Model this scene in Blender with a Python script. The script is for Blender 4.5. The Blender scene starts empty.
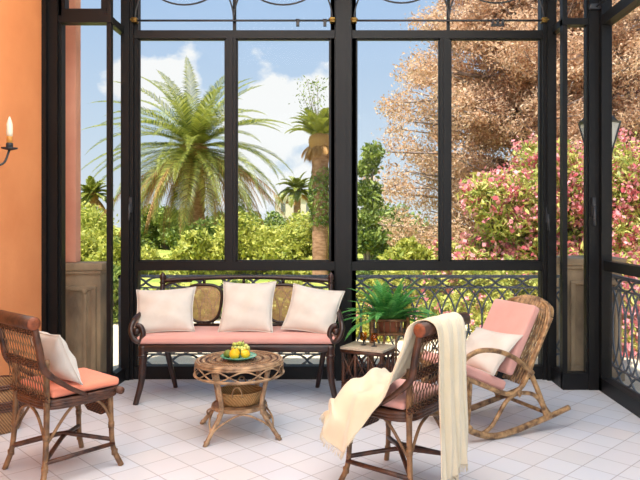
import bpy, bmesh, math, random
import numpy as np
from mathutils import Vector, Matrix
PI = math.pi
random.seed(7)
sc = bpy.context.scene
COL = sc.collection
CAMH, FPX, CX, HY = 1.28, 650.0, 348.0, 218.0

def at(px, py, Y):
    return Vector(((px - CX) * Y / FPX, Y, CAMH - (py - HY) * Y / FPX))

# ------------------------------------------------------------------ materials
def lin(c):
    out = []
    for v in c[:3]:
        v = v / 255.0
        out.append(v / 12.92 if v <= 0.04045 else ((v + 0.055) / 1.055) ** 2.4)
    return (*out, 1.0)

def new_mat(name):
    m = bpy.data.materials.new(name)
    m.use_nodes = True
    nt = m.node_tree
    b = nt.nodes['Principled BSDF']
    return m, nt, b

def mat(name, c1, c2=None, rough=0.6, scale=8.0, bump=0.0, bscale=None, metal=0.0, stretch=None, spec=None, island=None, trans=0.0, detail=4.0, sheen=0.0):
    m, nt, b = new_mat(name)
    N, L = nt.nodes, nt.links
    b.inputs['Roughness'].default_value = rough
    b.inputs['Metallic'].default_value = metal
    if spec is not None:
        b.inputs['Specular IOR Level'].default_value = spec
    if sheen:
        b.inputs['Sheen Weight'].default_value = sheen
    b.inputs['Base Color'].default_value = lin(c1)
    tc = N.new('ShaderNodeTexCoord')
    vec = tc.outputs['Object']
    if stretch:
        mp = N.new('ShaderNodeMapping'); mp.inputs['Scale'].default_value = stretch
        L.new(vec, mp.inputs['Vector']); vec = mp.outputs['Vector']
    if c2 is not None:
        nz = N.new('ShaderNodeTexNoise'); nz.inputs['Scale'].default_value = scale; nz.inputs['Detail'].default_value = detail
        L.new(vec, nz.inputs['Vector'])
        fac = nz.outputs['Fac']
        ramp = N.new('ShaderNodeValToRGB')
        ramp.color_ramp.elements[0].position = 0.32; ramp.color_ramp.elements[1].position = 0.68
        ramp.color_ramp.elements[0].color = lin(c1); ramp.color_ramp.elements[1].color = lin(c2)
        if island:
            g = N.new('ShaderNodeNewGeometry')
            mx = N.new('ShaderNodeMath'); mx.operation = 'MULTIPLY_ADD'
            mx.inputs[1].default_value = island
            ad = N.new('ShaderNodeMath'); ad.operation = 'MULTIPLY'; ad.inputs[1].default_value = 1 - island
            L.new(fac, ad.inputs[0])
            L.new(g.outputs['Random Per Island'], mx.inputs[0]); L.new(ad.outputs[0], mx.inputs[2])
            fac = mx.outputs[0]
            ramp.color_ramp.elements[0].position = 0.1; ramp.color_ramp.elements[1].position = 0.85
        L.new(fac, ramp.inputs['Fac'])
        L.new(ramp.outputs['Color'], b.inputs['Base Color'])
    if bump:
        n2 = N.new('ShaderNodeTexNoise'); n2.inputs['Scale'].default_value = bscale or scale * 4; n2.inputs['Detail'].default_value = 3
        L.new(vec, n2.inputs['Vector'])
        bp = N.new('ShaderNodeBump'); bp.inputs['Strength'].default_value = bump; bp.inputs['Distance'].default_value = 0.01
        L.new(n2.outputs['Fac'], bp.inputs['Height']); L.new(bp.outputs['Normal'], b.inputs['Normal'])
    if trans:
        tr = N.new('ShaderNodeBsdfTranslucent')
        src = b.inputs['Base Color'].links[0].from_socket if b.inputs['Base Color'].is_linked else None
        if src: L.new(src, tr.inputs['Color'])
        else: tr.inputs['Color'].default_value = lin(c1)
        ms = N.new('ShaderNodeMixShader'); ms.inputs[0].default_value = trans
        L.new(b.outputs[0], ms.inputs[1]); L.new(tr.outputs[0], ms.inputs[2])
        L.new(ms.outputs[0], N['Material Output'].inputs['Surface'])
    return m

def weave_mat(name, c1, c2, su=160.0, sv=60.0, rough=0.5, bump=0.6):
    """woven rattan: crossed waves make a basket pattern"""
    m, nt, b = new_mat(name)
    N, L = nt.nodes, nt.links
    tc = N.new('ShaderNodeTexCoord')
    def wave(direction, s):
        w = N.new('ShaderNodeTexWave'); w.bands_direction = direction; w.inputs['Scale'].default_value = s
        w.inputs['Distortion'].default_value = 0.6; w.inputs['Detail'].default_value = 1
        L.new(tc.outputs['Object'], w.inputs['Vector']); return w
    a = wave('DIAGONAL', su / 7); z = wave('Z', sv / 2)
    mu = N.new('ShaderNodeMath'); mu.operation = 'MULTIPLY'
    L.new(a.outputs['Fac'], mu.inputs[0]); L.new(z.outputs['Fac'], mu.inputs[1])
    nz = N.new('ShaderNodeTexNoise'); nz.inputs['Scale'].default_value = 18
    L.new(tc.outputs['Object'], nz.inputs['Vector'])
    ad = N.new('ShaderNodeMath'); ad.operation = 'MULTIPLY_ADD'; ad.inputs[1].default_value = 0.6
    L.new(nz.outputs['Fac'], ad.inputs[0]); L.new(mu.outputs[0], ad.inputs[2])
    ramp = N.new('ShaderNodeValToRGB')
    ramp.color_ramp.elements[0].position = 0.25; ramp.color_ramp.elements[0].color = lin(c1)
    ramp.color_ramp.elements[1].position = 1.0; ramp.color_ramp.elements[1].color = lin(c2)
    L.new(ad.outputs[0], ramp.inputs['Fac']); L.new(ramp.outputs['Color'], b.inputs['Base Color'])
    bp = N.new('ShaderNodeBump'); bp.inputs['Strength'].default_value = bump; bp.inputs['Distance'].default_value = 0.006
    L.new(mu.outputs[0], bp.inputs['Height']); L.new(bp.outputs['Normal'], b.inputs['Normal'])
    b.inputs['Roughness'].default_value = rough
    return m

M = {}
M['black'] = mat('black_steel', (10, 9, 9), (15, 14, 15), 0.45, 3, spec=.3)
M['iron'] = mat('wrought_iron', (40, 42, 46), (58, 60, 64), 0.5, 12)
M['rail_iron'] = mat('weathered_rail_iron', (78, 86, 97), (104, 110, 118), 0.55, 12)
M['brass'] = mat('brass', (150, 120, 60), (110, 84, 40), 0.35, 30, metal=0.8)
M['orange'] = mat('orange_plaster', (222, 138, 84), (234, 152, 96), 0.85, 2.2, 0.12, 40, detail=6)
M['pinkwall'] = mat('pink_plaster', (206, 140, 116), (222, 160, 134), 0.9, 3.0, 0.1, 40, detail=6)
M['ceil'] = mat('white_plaster', (238, 234, 228), (228, 224, 218), 0.9, 2)
M['stone'] = mat('weathered_stone', (100, 86, 70), (184, 158, 126), 0.95, 4.2, 0.7, 22, detail=10, stretch=(1, 1, 0.5))
M['dark'] = mat('dark_bentwood', (34, 20, 16), (58, 34, 26), 0.3, 14)
M['rattan_dark'] = mat('dark_rattan', (44, 25, 18), (96, 58, 38), 0.42, 22, 0.2, 90)
M['rattan_mid'] = mat('brown_rattan', (84, 58, 38), (150, 112, 74), 0.42, 18, 0.2, 90)
M['rattan_light'] = mat('honey_rattan', (90, 62, 38), (194, 154, 106), 0.4, 26, 0.2, 90)
M['roll_end'] = mat('rattan_roll_end', (150, 78, 40), (110, 54, 28), 0.45, 40, 0.4, 120)
M['table_rattan'] = mat('pale_rattan', (112, 86, 62), (190, 156, 118), 0.42, 20, 0.2, 90)
M['weave_dark'] = weave_mat('dark_weave', (40, 20, 12), (118, 70, 40))
M['weave_basket'] = weave_mat('basket_weave', (92, 58, 32), (196, 146, 92), 200, 90)
M['weave_basket_band'] = weave_mat('basket_weave_band', (54, 28, 18), (120, 72, 44), 200, 90)
M['straw'] = weave_mat('straw_weave', (160, 116, 66), (218, 178, 120), 240, 120, 0.7)
M['cane'] = mat('cane_weave', (176, 138, 92), (206, 168, 118), 0.55, 30)
M['pink'] = mat('pink_canvas', (218, 160, 148), (226, 172, 161), 0.85, 6, 0.25, 400, sheen=0.2)
M['salmon'] = mat('salmon_canvas', (240, 140, 108), (244, 152, 122), 0.85, 6, 0.25, 400, sheen=0.2)
M['linen'] = mat('cream_linen', (208, 202, 191), (218, 212, 202), 0.9, 9, 0.3, 300, sheen=0.2)
M['throw'] = mat('cream_wool_throw', (218, 202, 170), (228, 214, 186), 0.95, 5, 0.35, 260, sheen=0.4)
M['stonetop'] = mat('speckled_stone_top', (176, 160, 138), (204, 190, 168), 0.5, 60)
M['plate'] = mat('teal_glazed_plate', (64, 130, 92), (120, 186, 160), 0.15, 14)
M['lemon'] = mat('lemon_peel', (250, 176, 20), (246, 206, 40), 0.4, 10, 0.3, 160)
M['lime'] = mat('green_citrus_peel', (176, 190, 50), (206, 210, 76), 0.4, 12, 0.3, 160)
M['grape'] = mat('green_grape', (176, 190, 84), (214, 220, 130), 0.25, 20)
M['stem'] = mat('green_stem', (96, 110, 50), (120, 130, 64), 0.6, 20)
M['fern'] = mat('fern_green', (54, 140, 70), (128, 200, 104), 0.55, 6, island=0.6, trans=0.3)
M['soil'] = mat('clay_pot', (140, 84, 60), (160, 100, 74), 0.9, 14)
M['candle'] = mat('ivory_candle', (238, 226, 200), (246, 236, 214), 0.5, 10)
M['amberwax'] = mat('amber_wax', (206, 140, 60), (224, 160, 80), 0.4, 20)
M['gravel'] = mat('pale_gravel', (206, 188, 156), (222, 206, 176), 0.95, 3, 0.2, 60, detail=8)
M['lawn'] = mat('lawn', (120, 140, 50), (186, 180, 84), 0.95, 1.2, 0.4, 30, detail=8)
M['palm_trunk'] = mat('palm_bark', (138, 98, 74), (196, 150, 122), 0.95, 7, 0.8, 24, stretch=(1, 1, 3))
M['bark'] = mat('grey_bark', (120, 104, 96), (168, 152, 146), 0.95, 9, 0.5, 30)
M['palm_green'] = mat('palm_green', (62, 88, 24), (186, 186, 84), 0.45, 1.5, island=0.7, trans=0.3)
M['palm_dry'] = mat('palm_dry', (150, 104, 56), (222, 176, 112), 0.8, 3, island=0.7, trans=0.25)
M['rachis'] = mat('palm_rachis', (150, 140, 60), (190, 170, 90), 0.6, 5)
M['brown_leaf'] = mat('brown_foliage', (174, 126, 92), (252, 224, 192), 0.85, 0.9, island=0.6, trans=0.42)
M['bush_yellow'] = mat('yellow_green_foliage', (118, 136, 42), (226, 220, 112), 0.6, 1.2, island=0.65, trans=0.35)
M['bush_green'] = mat('green_foliage', (62, 96, 36), (168, 180, 88), 0.6, 1.5, island=0.65, trans=0.3)
M['olean_leaf'] = mat('oleander_leaf', (120, 142, 50), (232, 226, 132), 0.55, 1.5, island=0.7, trans=0.3)
M['blossom'] = mat('pink_blossom', (206, 84, 100), (244, 184, 186), 0.7, 2.2, island=0.7, trans=0.3)
M['building'] = mat('cream_render', (214, 200, 180), (226, 214, 196), 0.9, 1)
M['roof'] = mat('roof_tile', (160, 100, 76), (180, 120, 92), 0.9, 3)
M['shutter'] = mat('grey_shutter', (110, 110, 108), (128, 128, 124), 0.7, 3)

def glass_mat(name, tint, haze=0.0, ior=1.12):
    m, nt, b = new_mat(name)
    N, L = nt.nodes, nt.links
    N.remove(b)
    tr = N.new('ShaderNodeBsdfTransparent'); tr.inputs['Color'].default_value = (*tint, 1)
    gl = N.new('ShaderNodeBsdfGlossy'); gl.inputs['Roughness'].default_value = 0.02
    fr = N.new('ShaderNodeFresnel'); fr.inputs['IOR'].default_value = ior
    mx = N.new('ShaderNodeMixShader')
    ge = N.new('ShaderNodeNewGeometry'); iv = N.new('ShaderNodeMath'); iv.operation = 'SUBTRACT'; iv.inputs[0].default_value = 1.0
    L.new(ge.outputs['Backfacing'], iv.inputs[1])
    mf = N.new('ShaderNodeMath'); mf.operation = 'MULTIPLY'; L.new(fr.outputs[0], mf.inputs[0]); L.new(iv.outputs[0], mf.inputs[1])
    L.new(mf.outputs[0], mx.inputs[0]); L.new(tr.outputs[0], mx.inputs[1]); L.new(gl.outputs[0], mx.inputs[2])
    out = mx.outputs[0]
    if haze:
        df = N.new('ShaderNodeBsdfDiffuse'); df.inputs['Color'].default_value = (0.8, 0.82, 0.84, 1)
        m2 = N.new('ShaderNodeMixShader'); m2.inputs[0].default_value = haze
        L.new(out, m2.inputs[1]); L.new(df.outputs[0], m2.inputs[2]); out = m2.outputs[0]
    L.new(out, N['Material Output'].inputs['Surface'])
    return m
M['glass'] = glass_mat('window_glass', (0.97, 0.98, 0.98))
M['hazy'] = glass_mat('hazy_glass', (0.97, 0.98, 0.98), 0.014)  # clear glass with a faint whitish diffuse mix, for the low panes
M['amber'] = glass_mat('amber_glass', (0.94, 0.68, 0.28), 0.0, 1.45)
M['lantern_glass'] = glass_mat('frosted_glass', (0.95, 0.95, 0.92), 0.45)

def floor_mat():
    m, nt, b = new_mat('diagonal_floor_tiles')
    N, L = nt.nodes, nt.links
    geo = N.new('ShaderNodeNewGeometry')
    sp = N.new('ShaderNodeSeparateXYZ'); L.new(geo.outputs['Position'], sp.inputs[0])
    def mt(op, a, bb=None, c=None):
        n = N.new('ShaderNodeMath'); n.operation = op
        for i, v in enumerate((a, bb, c)):
            if v is None: continue
            if isinstance(v, (int, float)): n.inputs[i].default_value = v
            else: L.new(v, n.inputs[i])
        return n.outputs[0]
    S = 0.2535
    u = mt('DIVIDE', mt('SUBTRACT', mt('ADD', sp.outputs[0], sp.outputs[1]), 2.795), S)
    v = mt('DIVIDE', mt('ADD', mt('SUBTRACT', sp.outputs[0], sp.outputs[1]), 2.40), S)
    def edge(t):
        f = mt('FRACT', t)
        return mt('MINIMUM', f, mt('SUBTRACT', 1.0, f))
    e = mt('MINIMUM', edge(u), edge(v))
    g = N.new('ShaderNodeMapRange'); g.inputs['From Min'].default_value = 0.008; g.inputs['From Max'].default_value = 0.02
    L.new(e, g.inputs['Value'])
    cb = N.new('ShaderNodeCombineXYZ'); L.new(mt('FLOOR', u), cb.inputs[0]); L.new(mt('FLOOR', v), cb.inputs[1])
    wn = N.new('ShaderNodeTexWhiteNoise'); wn.noise_dimensions = '2D'; L.new(cb.outputs[0], wn.inputs['Vector'])
    r = N.new('ShaderNodeValToRGB')
    cols = [(0.0, (219, 218, 221)), (0.35, (224, 225, 230)), (0.7, (218, 221, 229)), (1.0, (226, 222, 222))]
    r.color_ramp.elements[0].color = lin(cols[0][1]); r.color_ramp.elements[1].color = lin(cols[3][1])
    for p, c in cols[1:3]:
        el = r.color_ramp.elements.new(p); el.color = lin(c)
    L.new(wn.outputs['Value'], r.inputs['Fac'])
    nz = N.new('ShaderNodeTexNoise'); nz.inputs['Scale'].default_value = 5; nz.inputs['Detail'].default_value = 6
    L.new(geo.outputs['Position'], nz.inputs['Vector'])
    m1 = N.new('ShaderNodeMixRGB'); m1.blend_type = 'MULTIPLY'; m1.inputs[0].default_value = 0.03
    L.new(r.outputs[0], m1.inputs[1]); L.new(nz.outputs['Color'], m1.inputs[2])
    m2 = N.new('ShaderNodeMixRGB'); m2.inputs[1].default_value = lin((184, 181, 183))
    L.new(g.outputs[0], m2.inputs[0]); L.new(m1.outputs[0], m2.inputs[2])
    L.new(m2.outputs[0], b.inputs['Base Color'])
    rr = N.new('ShaderNodeMapRange'); rr.inputs['To Min'].default_value = 0.17; rr.inputs['To Max'].default_value = 0.27
    L.new(nz.outputs['Fac'], rr.inputs['Value']); L.new(rr.outputs[0], b.inputs['Roughness'])
    bp = N.new('ShaderNodeBump'); bp.inputs['Strength'].default_value = 0.3; bp.inputs['Distance'].default_value = 0.003
    L.new(g.outputs[0], bp.inputs['Height']); L.new(bp.outputs[0], b.inputs['Normal'])
    return m
M['floor'] = floor_mat()

# ------------------------------------------------------------------ mesh builder
def spline(pts, n=8, closed=False):
    P = [Vector(p) for p in pts]
    out = []
    k = len(P)
    segs = k if closed else k - 1
    for i in range(segs):
        if closed:
            p0, p1, p2, p3 = P[(i - 1) % k], P[i], P[(i + 1) % k], P[(i + 2) % k]
        else:
            p1, p2 = P[i], P[i + 1]
            p0 = P[i - 1] if i > 0 else p1 * 2 - p2
            p3 = P[i + 2] if i + 2 < k else p2 * 2 - p1
        for j in range(n):
            t = j / n
            out.append(0.5 * ((2 * p1) + (p2 - p0) * t + (2 * p0 - 5 * p1 + 4 * p2 - p3) * t * t + (3 * p1 - p0 - 3 * p2 + p3) * t ** 3))
    if not closed: out.append(P[-1].copy())
    return out

class MB:
    def __init__(s):
        s.v, s.f, s.sm = [], [], []
    def add(s, vs, fs, smooth=True):
        o = len(s.v)
        s.v.extend([tuple(x) for x in vs])
        s.f.extend([tuple(i + o for i in f) for f in fs])
        s.sm.extend([smooth] * len(fs))
        return s
    def box(s, x0, x1, y0, y1, z0, z1, mtx=None):
        vs = [Vector((x, y, z)) for x in (x0, x1) for y in (y0, y1) for z in (z0, z1)]
        if mtx is not None: vs = [mtx @ v for v in vs]
        fs = [(0, 1, 3, 2), (4, 6, 7, 5), (0, 4, 5, 1), (2, 3, 7, 6), (0, 2, 6, 4), (1, 5, 7, 3)]
        return s.add(vs, fs, False)
    def tube(s, pts, r, seg=8, closed=False):
        P = [Vector(p) for p in pts]
        n = len(P)
        R = r if isinstance(r, (list, tuple)) else [r] * n
        if len(R) != n:
            R = [R[min(len(R) - 1, int(i * (len(R) - 1) / max(1, n - 1)))] + (R[min(len(R) - 1, int(i * (len(R) - 1) / max(1, n - 1)) + 1)] - R[min(len(R) - 1, int(i * (len(R) - 1) / max(1, n - 1)))]) * ((i * (len(R) - 1) / max(1, n - 1)) % 1) for i in range(n)]
        T = []
        for i in range(n):
            if closed: d = P[(i + 1) % n] - P[i - 1]
            else: d = P[min(i + 1, n - 1)] - P[max(i - 1, 0)]
            if d.length < 1e-9: d = Vector((0, 0, 1))
            T.append(d.normalized())
        up = Vector((0, 0, 1)) if abs(T[0].z) < 0.9 else Vector((1, 0, 0))
        a = T[0].cross(up).normalized()
        vs = []
        for i in range(n):
            a = (a - T[i] * a.dot(T[i]))
            a = a.normalized() if a.length > 1e-6 else T[i].orthogonal().normalized()
            b = T[i].cross(a)
            for k in range(seg):
                an = 2 * PI * k / seg
                vs.append(P[i] + (a * math.cos(an) + b * math.sin(an)) * R[i])
        fs = []
        for i in range(n if closed else n - 1):
            j = (i + 1) % n
            for k in range(seg):
                l = (k + 1) % seg
                fs.append((i * seg + k, i * seg + l, j * seg + l, j * seg + k))
        if not closed:
            fs.append(tuple(range(seg))[::-1]); fs.append(tuple((n - 1) * seg + k for k in range(seg)))
        return s.add(vs, fs, True)
    def lathe(s, prof, c=(0, 0, 0), seg=24, sx=1.0, sy=1.0, cap=True):
        vs = []
        for r, z in prof:
            for k in range(seg):
                a = 2 * PI * k / seg
                vs.append((c[0] + r * sx * math.cos(a), c[1] + r * sy * math.sin(a), c[2] + z))
        fs = []
        for i in range(len(prof) - 1):
            for k in range(seg):
                l = (k + 1) % seg
                fs.append((i * seg + k, i * seg + l, (i + 1) * seg + l, (i + 1) * seg + k))
        if cap:
            fs.append(tuple(range(seg))[::-1]); fs.append(tuple((len(prof) - 1) * seg + k for k in range(seg)))
        return s.add(vs, fs, True)
    def ball(s, c, r, seg=14, rings=9, sc_=(1, 1, 1), tip=0.0):
        prof = []
        for i in range(rings + 1):
            th = PI * i / rings
            rr = math.sin(th) * r
            z = -math.cos(th) * r
            if tip: z *= 1 + tip * (abs(math.cos(th)) ** 8)
            prof.append((max(rr, 1e-4) * sc_[0], z * sc_[2]))
        return s.lathe(prof, c, seg, 1, sc_[1] / sc_[0])
    def rbox(s, x0, x1, y0, y1, z0, z1, bev=0.015, seg=3, mtx=None, puff=0.0):
        """box with rounded edges; puff swells its top a little"""
        H = [(x1 - x0) / 2, (y1 - y0) / 2, (z1 - z0) / 2]; Cc = [(x0 + x1) / 2, (y0 + y1) / 2, (z0 + z1) / 2]
        r = min(bev, min(H) * .98)
        k = 8 if puff else 1
        ax = []
        for h in H:
            e = [-h + r * (1 - math.tan(PI / 4 * (1 - q / seg))) for q in range(seg + 1)]
            inner = [(-h + r) + 2 * (h - r) * q / (k + 1) for q in range(1, k + 1)]
            ax.append(e + inner + [-v for v in reversed(e)])
        vs, fs, key = [], [], {}
        def vert(p):
            q = tuple(round(c, 6) for c in p)
            if q not in key:
                inn = [max(-H[a] + r, min(H[a] - r, p[a])) for a in range(3)]
                d = Vector([p[a] - inn[a] for a in range(3)])
                d = d.normalized() * r if d.length > 1e-9 else d
                v = Vector(inn) + d
                if puff: v.z += puff * (1 - (v.x / H[0]) ** 4) * (1 - (v.y / H[1]) ** 4) * (v.z / H[2] * .5 + .5)
                v = v + Vector(Cc)
                key[q] = len(vs); vs.append(mtx @ v if mtx is not None else v)
            return key[q]
        for a in range(3):
            b, c = (a + 1) % 3, (a + 2) % 3
            for sg in (-1, 1):
                for i in range(len(ax[b]) - 1):
                    for j in range(len(ax[c]) - 1):
                        q = []
                        for ib, ic in ((i, j), (i + 1, j), (i + 1, j + 1), (i, j + 1)):
                            p = [0, 0, 0]; p[a] = sg * H[a]; p[b] = ax[b][ib]; p[c] = ax[c][ic]; q.append(vert(p))
                        if len(set(q)) == 4: fs.append(tuple(q) if sg > 0 else tuple(q[::-1]))
        return s.add(vs, fs, True)
    def xform(s, m):
        s.v = [tuple(m @ Vector(v)) for v in s.v]; return s
    def build(s, name, m, parent=None, label=None):
        me = bpy.data.meshes.new(name)
        me.from_pydata(s.v, [], s.f)
        me.polygons.foreach_set('use_smooth', s.sm)
        me.materials.append(m if not isinstance(m, str) else M[m])
        me.update()
        return link(name, me, parent, label)

def link(name, me, parent=None, label=None):
    o = bpy.data.objects.new(name, me)
    COL.objects.link(o)
    if parent is not None: o.parent = parent
    if label: o['label'] = label
    return o

def smooth_angle(o, deg=40):
    md = None
    for p in o.data.polygons: p.use_smooth = True
    try:
        o.data.set_sharp_from_angle(angle=math.radians(deg))
    except Exception: pass
    return o

def thing(name, label, cat, loc=(0, 0, 0), rz=0.0, group=None):
    o = bpy.data.objects.new(name, None)
    o.empty_display_size = 0.1
    COL.objects.link(o)
    o.location = loc; o.rotation_euler = (0, 0, rz)
    o['label'] = label; o['category'] = cat
    if group: o['group'] = group
    return o

def tag(o, label, cat, group=None, kind=None):
    o['label'] = label; o['category'] = cat
    if group: o['group'] = group
    if kind: o['kind'] = kind
    return o

def struct(o, label=None):
    o['kind'] = 'structure'
    if label: o['label'] = label
    return o

def structE(name, label):
    o = bpy.data.objects.new(name, None); COL.objects.link(o)
    return struct(o, label)

def copy_tree(o, parent=None):
    c = o.copy(); COL.objects.link(c)
    if parent is not None: c.parent = parent
    for ch in list(o.children): copy_tree(ch, c)
    return c

# ------------------------------------------------------------------ room shell
XL, XR = -2.255, 1.90        # orange wall, right glass wall
YB, YC = 5.17, 4.85         # back glass wall, corner sections
XRL, XRR = -1.776, 1.619    # the two short returns
ZC = 3.5
D = 0.07
YK = -3.2

def fb(mb, px0, py0, px1, py1, Y=YB, d=D, front=0.0):
    """bar given by its outline on the plane at depth Y"""
    a = at(px0, py1, Y); b = at(px1, py0, Y)
    return mb.box(a.x, b.x, Y - front, Y + d, max(a.z, 0.0), min(b.z, ZC))

o = MB().box(XL - 0.2, XR + 0.06, YK, YB + 0.09, -0.2, 0.0).build('floor', 'floor'); struct(o, 'pale square floor tiles laid on the diagonal')
o = MB().box(XL - 0.3, XR + 0.07, YK, YB + 0.12, ZC, ZC + 0.2).build('ceiling', 'ceil'); struct(o)
o = MB().box(XL - 0.3, XL, YK, YC + 0.05, 0, ZC).build('wall_left', 'orange'); struct(o, 'orange plastered side wall with wall light')
o = MB().box(XL, XL + 0.012, YK, YC - 0.02, 0, 0.09).build('baseboard_left', 'orange'); struct(o)

# posts between the glazed bays
t = MB(); fb(t, 122, -74, 134.5, 380, YB, 0.1, 0.03); t.box(XRL - 0.012, XRL + 0.05, YB - 0.05, YB + 0.08, 0, ZC)
struct(t.build('trim_1', 'black'), 'black steel post at the left end of the back glazing')
t = MB(); fb(t, 331, -74, 356, 380, YB, 0.1, 0.0); fb(t, 336, -74, 351, 380, YB, 0.02, 0.06); fb(t, 341, -74, 346, 380, YB, 0.02, 0.075)
struct(t.build('trim_2', 'black'), 'black steel post between the two large back windows')
t = MB(); fb(t, 541.5, -74, 553, 380, YB, 0.1, 0.03); t.box(XRR - 0.05, XRR + 0.02, YB - 0.06, YB + 0.08, 0, ZC)
struct(t.build('trim_3', 'black'), 'black steel post at the right end of the back glazing')
t = MB(); t.box(XL, at(59, 0, YC).x, YC - 0.03, YC + 0.07, 0, ZC); t.box(XL, at(50, 0, YC).x, YC - 0.07, YC - 0.02, 0, ZC)
struct(t.build('trim_4', 'black'), 'black steel post against the orange wall')
t = MB(); t.box(at(588, 0, YC).x, XR + 0.06, YC - 0.02, YC + 0.09, 0, ZC); t.box(XR - 0.035, XR + 0.03, YC - 0.07, YC, 0, ZC)
struct(t.build('trim_5', 'black'), 'black steel corner post at the right')

def pane(px0, py0, px1, py1, Y, parent, m='glass', y=0.035):
    a = at(px0, py1, Y); b = at(px1, py0, Y)
    return MB().box(a.x, b.x, Y + y, Y + y + 0.006, max(a.z, 0.01), min(b.z, ZC)).build('pane', m, parent)

def back_window(n, x0, m0, m1, x1, label):
    w = structE('window_%d' % n, label)
    f = MB()
    fb(f, x0, -74, x0 + 4, 379); fb(f, x1 - 4, -74, x1, 379)
    fb(f, x0, 30.5, x1, 38.5, YB, D, 0.01); fb(f, x0, 261.5, x1, 270.5, YB, D, 0.012)
    fb(f, x0, 366, x1, 379.5, YB, D, 0.015)
    f.build('frame', 'black', w)
    f = MB(); fb(f, m0, 38.5, m1, 261.5, YB, D, 0.008); fb(f, m0 + 3, 38.5, m1 - 3, 261.5, YB, 0.02, 0.018); f.build('mullion', 'black', w)
    f = MB(); fb(f, (x0 + x1) / 2 - 1.5, -74, (x0 + x1) / 2 + 1.5, 30.5, YB, 0.03); f.build('transom_mullion', 'black', w)
    for a, b in ((x0 + 4, m0), (m1, x1 - 4)):
        # slim rebate round each casement pane
        g = MB()
        fb(g, a, 38.5, a + 1.6, 261.5, YB + .012, .03); fb(g, b - 1.6, 38.5, b, 261.5, YB + .012, .03)
        fb(g, a, 38.5, b, 40, YB + .012, .03); fb(g, a, 260, b, 261.5, YB + .012, .03)
        g.build('glazing_bead', 'black', w)
        pane(a, 38.5, b, 261.5, YB, w)
    pane(x0 + 4, -74, x1 - 4, 30.5, YB, w)
    pane(x0 + 1, 270.5, x1 - 1, 366, YB, w, 'hazy')
    # tie bar and iron tracery in front of the upper light
    zt = at(0, 21.5, YB).z
    A, B = at(x0 + 2, 0, YB).x, at(x1 - 2, 0, YB).x
    yt = YB - 0.025
    MB().tube([(A, yt, zt), (B, yt, zt)], 0.0085, 8).build('tie_bar', 'iron', w)
    tr = MB()
    half = (B - A) / 4
    for k in range(2):
        c = A + half * (1 + 2 * k)
        tr.tube([(c + half * math.cos(a), yt, zt + half * 1.06 * math.sin(a)) for a in np.linspace(0, PI, 33)], 0.007, 6)
        tr.tube([(c + half * math.cos(a), yt, zt + 0.515 + half * 1.0 * math.sin(a)) for a in np.linspace(0, 2 * PI, 48, endpoint=False)], 0.007, 6, closed=True)
        tr.tube([(c + s_ * half * 0, yt, zt) for s_ in (0,)] + [(c, yt, zt + 0.001)], 0.002, 6)
    tr.build('tracery', 'iron', w)
    br = MB()
    for x in (A, B):
        br.rbox(x - 0.022, x + 0.022, yt - 0.03, yt + 0.03, zt - 0.02, zt + 0.02, 0.006)
        br.tube([(x - 0.03, yt - 0.03, zt), (x + 0.03, yt - 0.03, zt)], 0.008, 8)
    br.build('bracket', 'brass', w)
    return w, zt, yt
w1, zt, yt = back_window(1, 134, 226, 236, 334.5, 'large left back window with four panes and iron arches')
cl = MB()
for px in (298, 325):
    x = at(px, 0, YB).x
    cl.box(x - .012, x + .012, yt - .014, yt + .014, zt - .045, zt - .008); cl.tube([(x - .015, yt, zt), (x + .015, yt, zt)], .014, 8)
cl.build('clip', 'iron', w1)
w2, zt, yt = back_window(2, 352, 440, 450, 545, 'large right back window facing the pink bushes')
cl = MB(); x = at(497, 0, YB).x
cl.box(x - .05, x + .05, yt - .012, yt + .012, zt - .045, zt - .03)
for q in (-.04, 0, .04): cl.box(x + q - .008, x + q + .008, yt - .012, yt + .012, zt - .035, zt + .012)
cl.build('clip', 'iron', w2)
for w, px, py in ((w1, 132, 205), (w2, 546, 215)):
    p = at(px, py, YB)
    h = MB(); h.box(p.x - .012, p.x + .012, YB - .045, YB - .02, p.z - .06, p.z + .06); h.tube([(p.x, YB - .06, p.z), (p.x, YB - .07, p.z - .12)], .008, 8); h.tube([(p.x, YB - .03, p.z), (p.x, YB - .065, p.z)], .008, 8)
    h.build('handle', 'iron', w)

# corner section at the left: front pane, upper light, short return
w = structE('window_3', 'tall narrow window beside the orange wall, stone pier behind it')
f = MB(); fb(f, 59, -74, 61.5, 392, YC); fb(f, 106.5, -74, 110.8, 391, YC, .05)
fb(f, 59, 16, 112, 22.8, YC, D, .012); fb(f, 59, 8.5, 106, 16.5, YC, D, .0); fb(f, 59, -60, 65, 9, YC); fb(f, 101, -60, 107, 9, YC)
fb(f, 59, 374, 112, 392, YC, D, .012); f.build('frame', 'black', w)
pane(61.5, 22.8, 107, 374, YC, w); pane(65, -74, 101.5, 8.5, YC, w)
w = structE('window_4', 'narrow return pane left of the large back windows')
zb0, zb1 = at(0, 22.8, YC).z, at(0, 16, YC).z
f = MB(); f.box(XRL - .035, XRL + .012, YC + .03, YB, zb0 - .005, zb1); f.box(XRL - .035, XRL + .02, YC + .03, YB, 0, .10)
f.box(XRL - .025, XRL - .005, YC + .04, YC + .07, 0, ZC); f.build('frame', 'black', w)
MB().box(XRL - .02, XRL - .014, YC + .06, YB - .06, .10, zb0).build('pane', 'glass', w)
MB().box(XRL - .02, XRL - .014, YC + .06, YB - .06, zb1, ZC).build('pane', 'glass', w)

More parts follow.
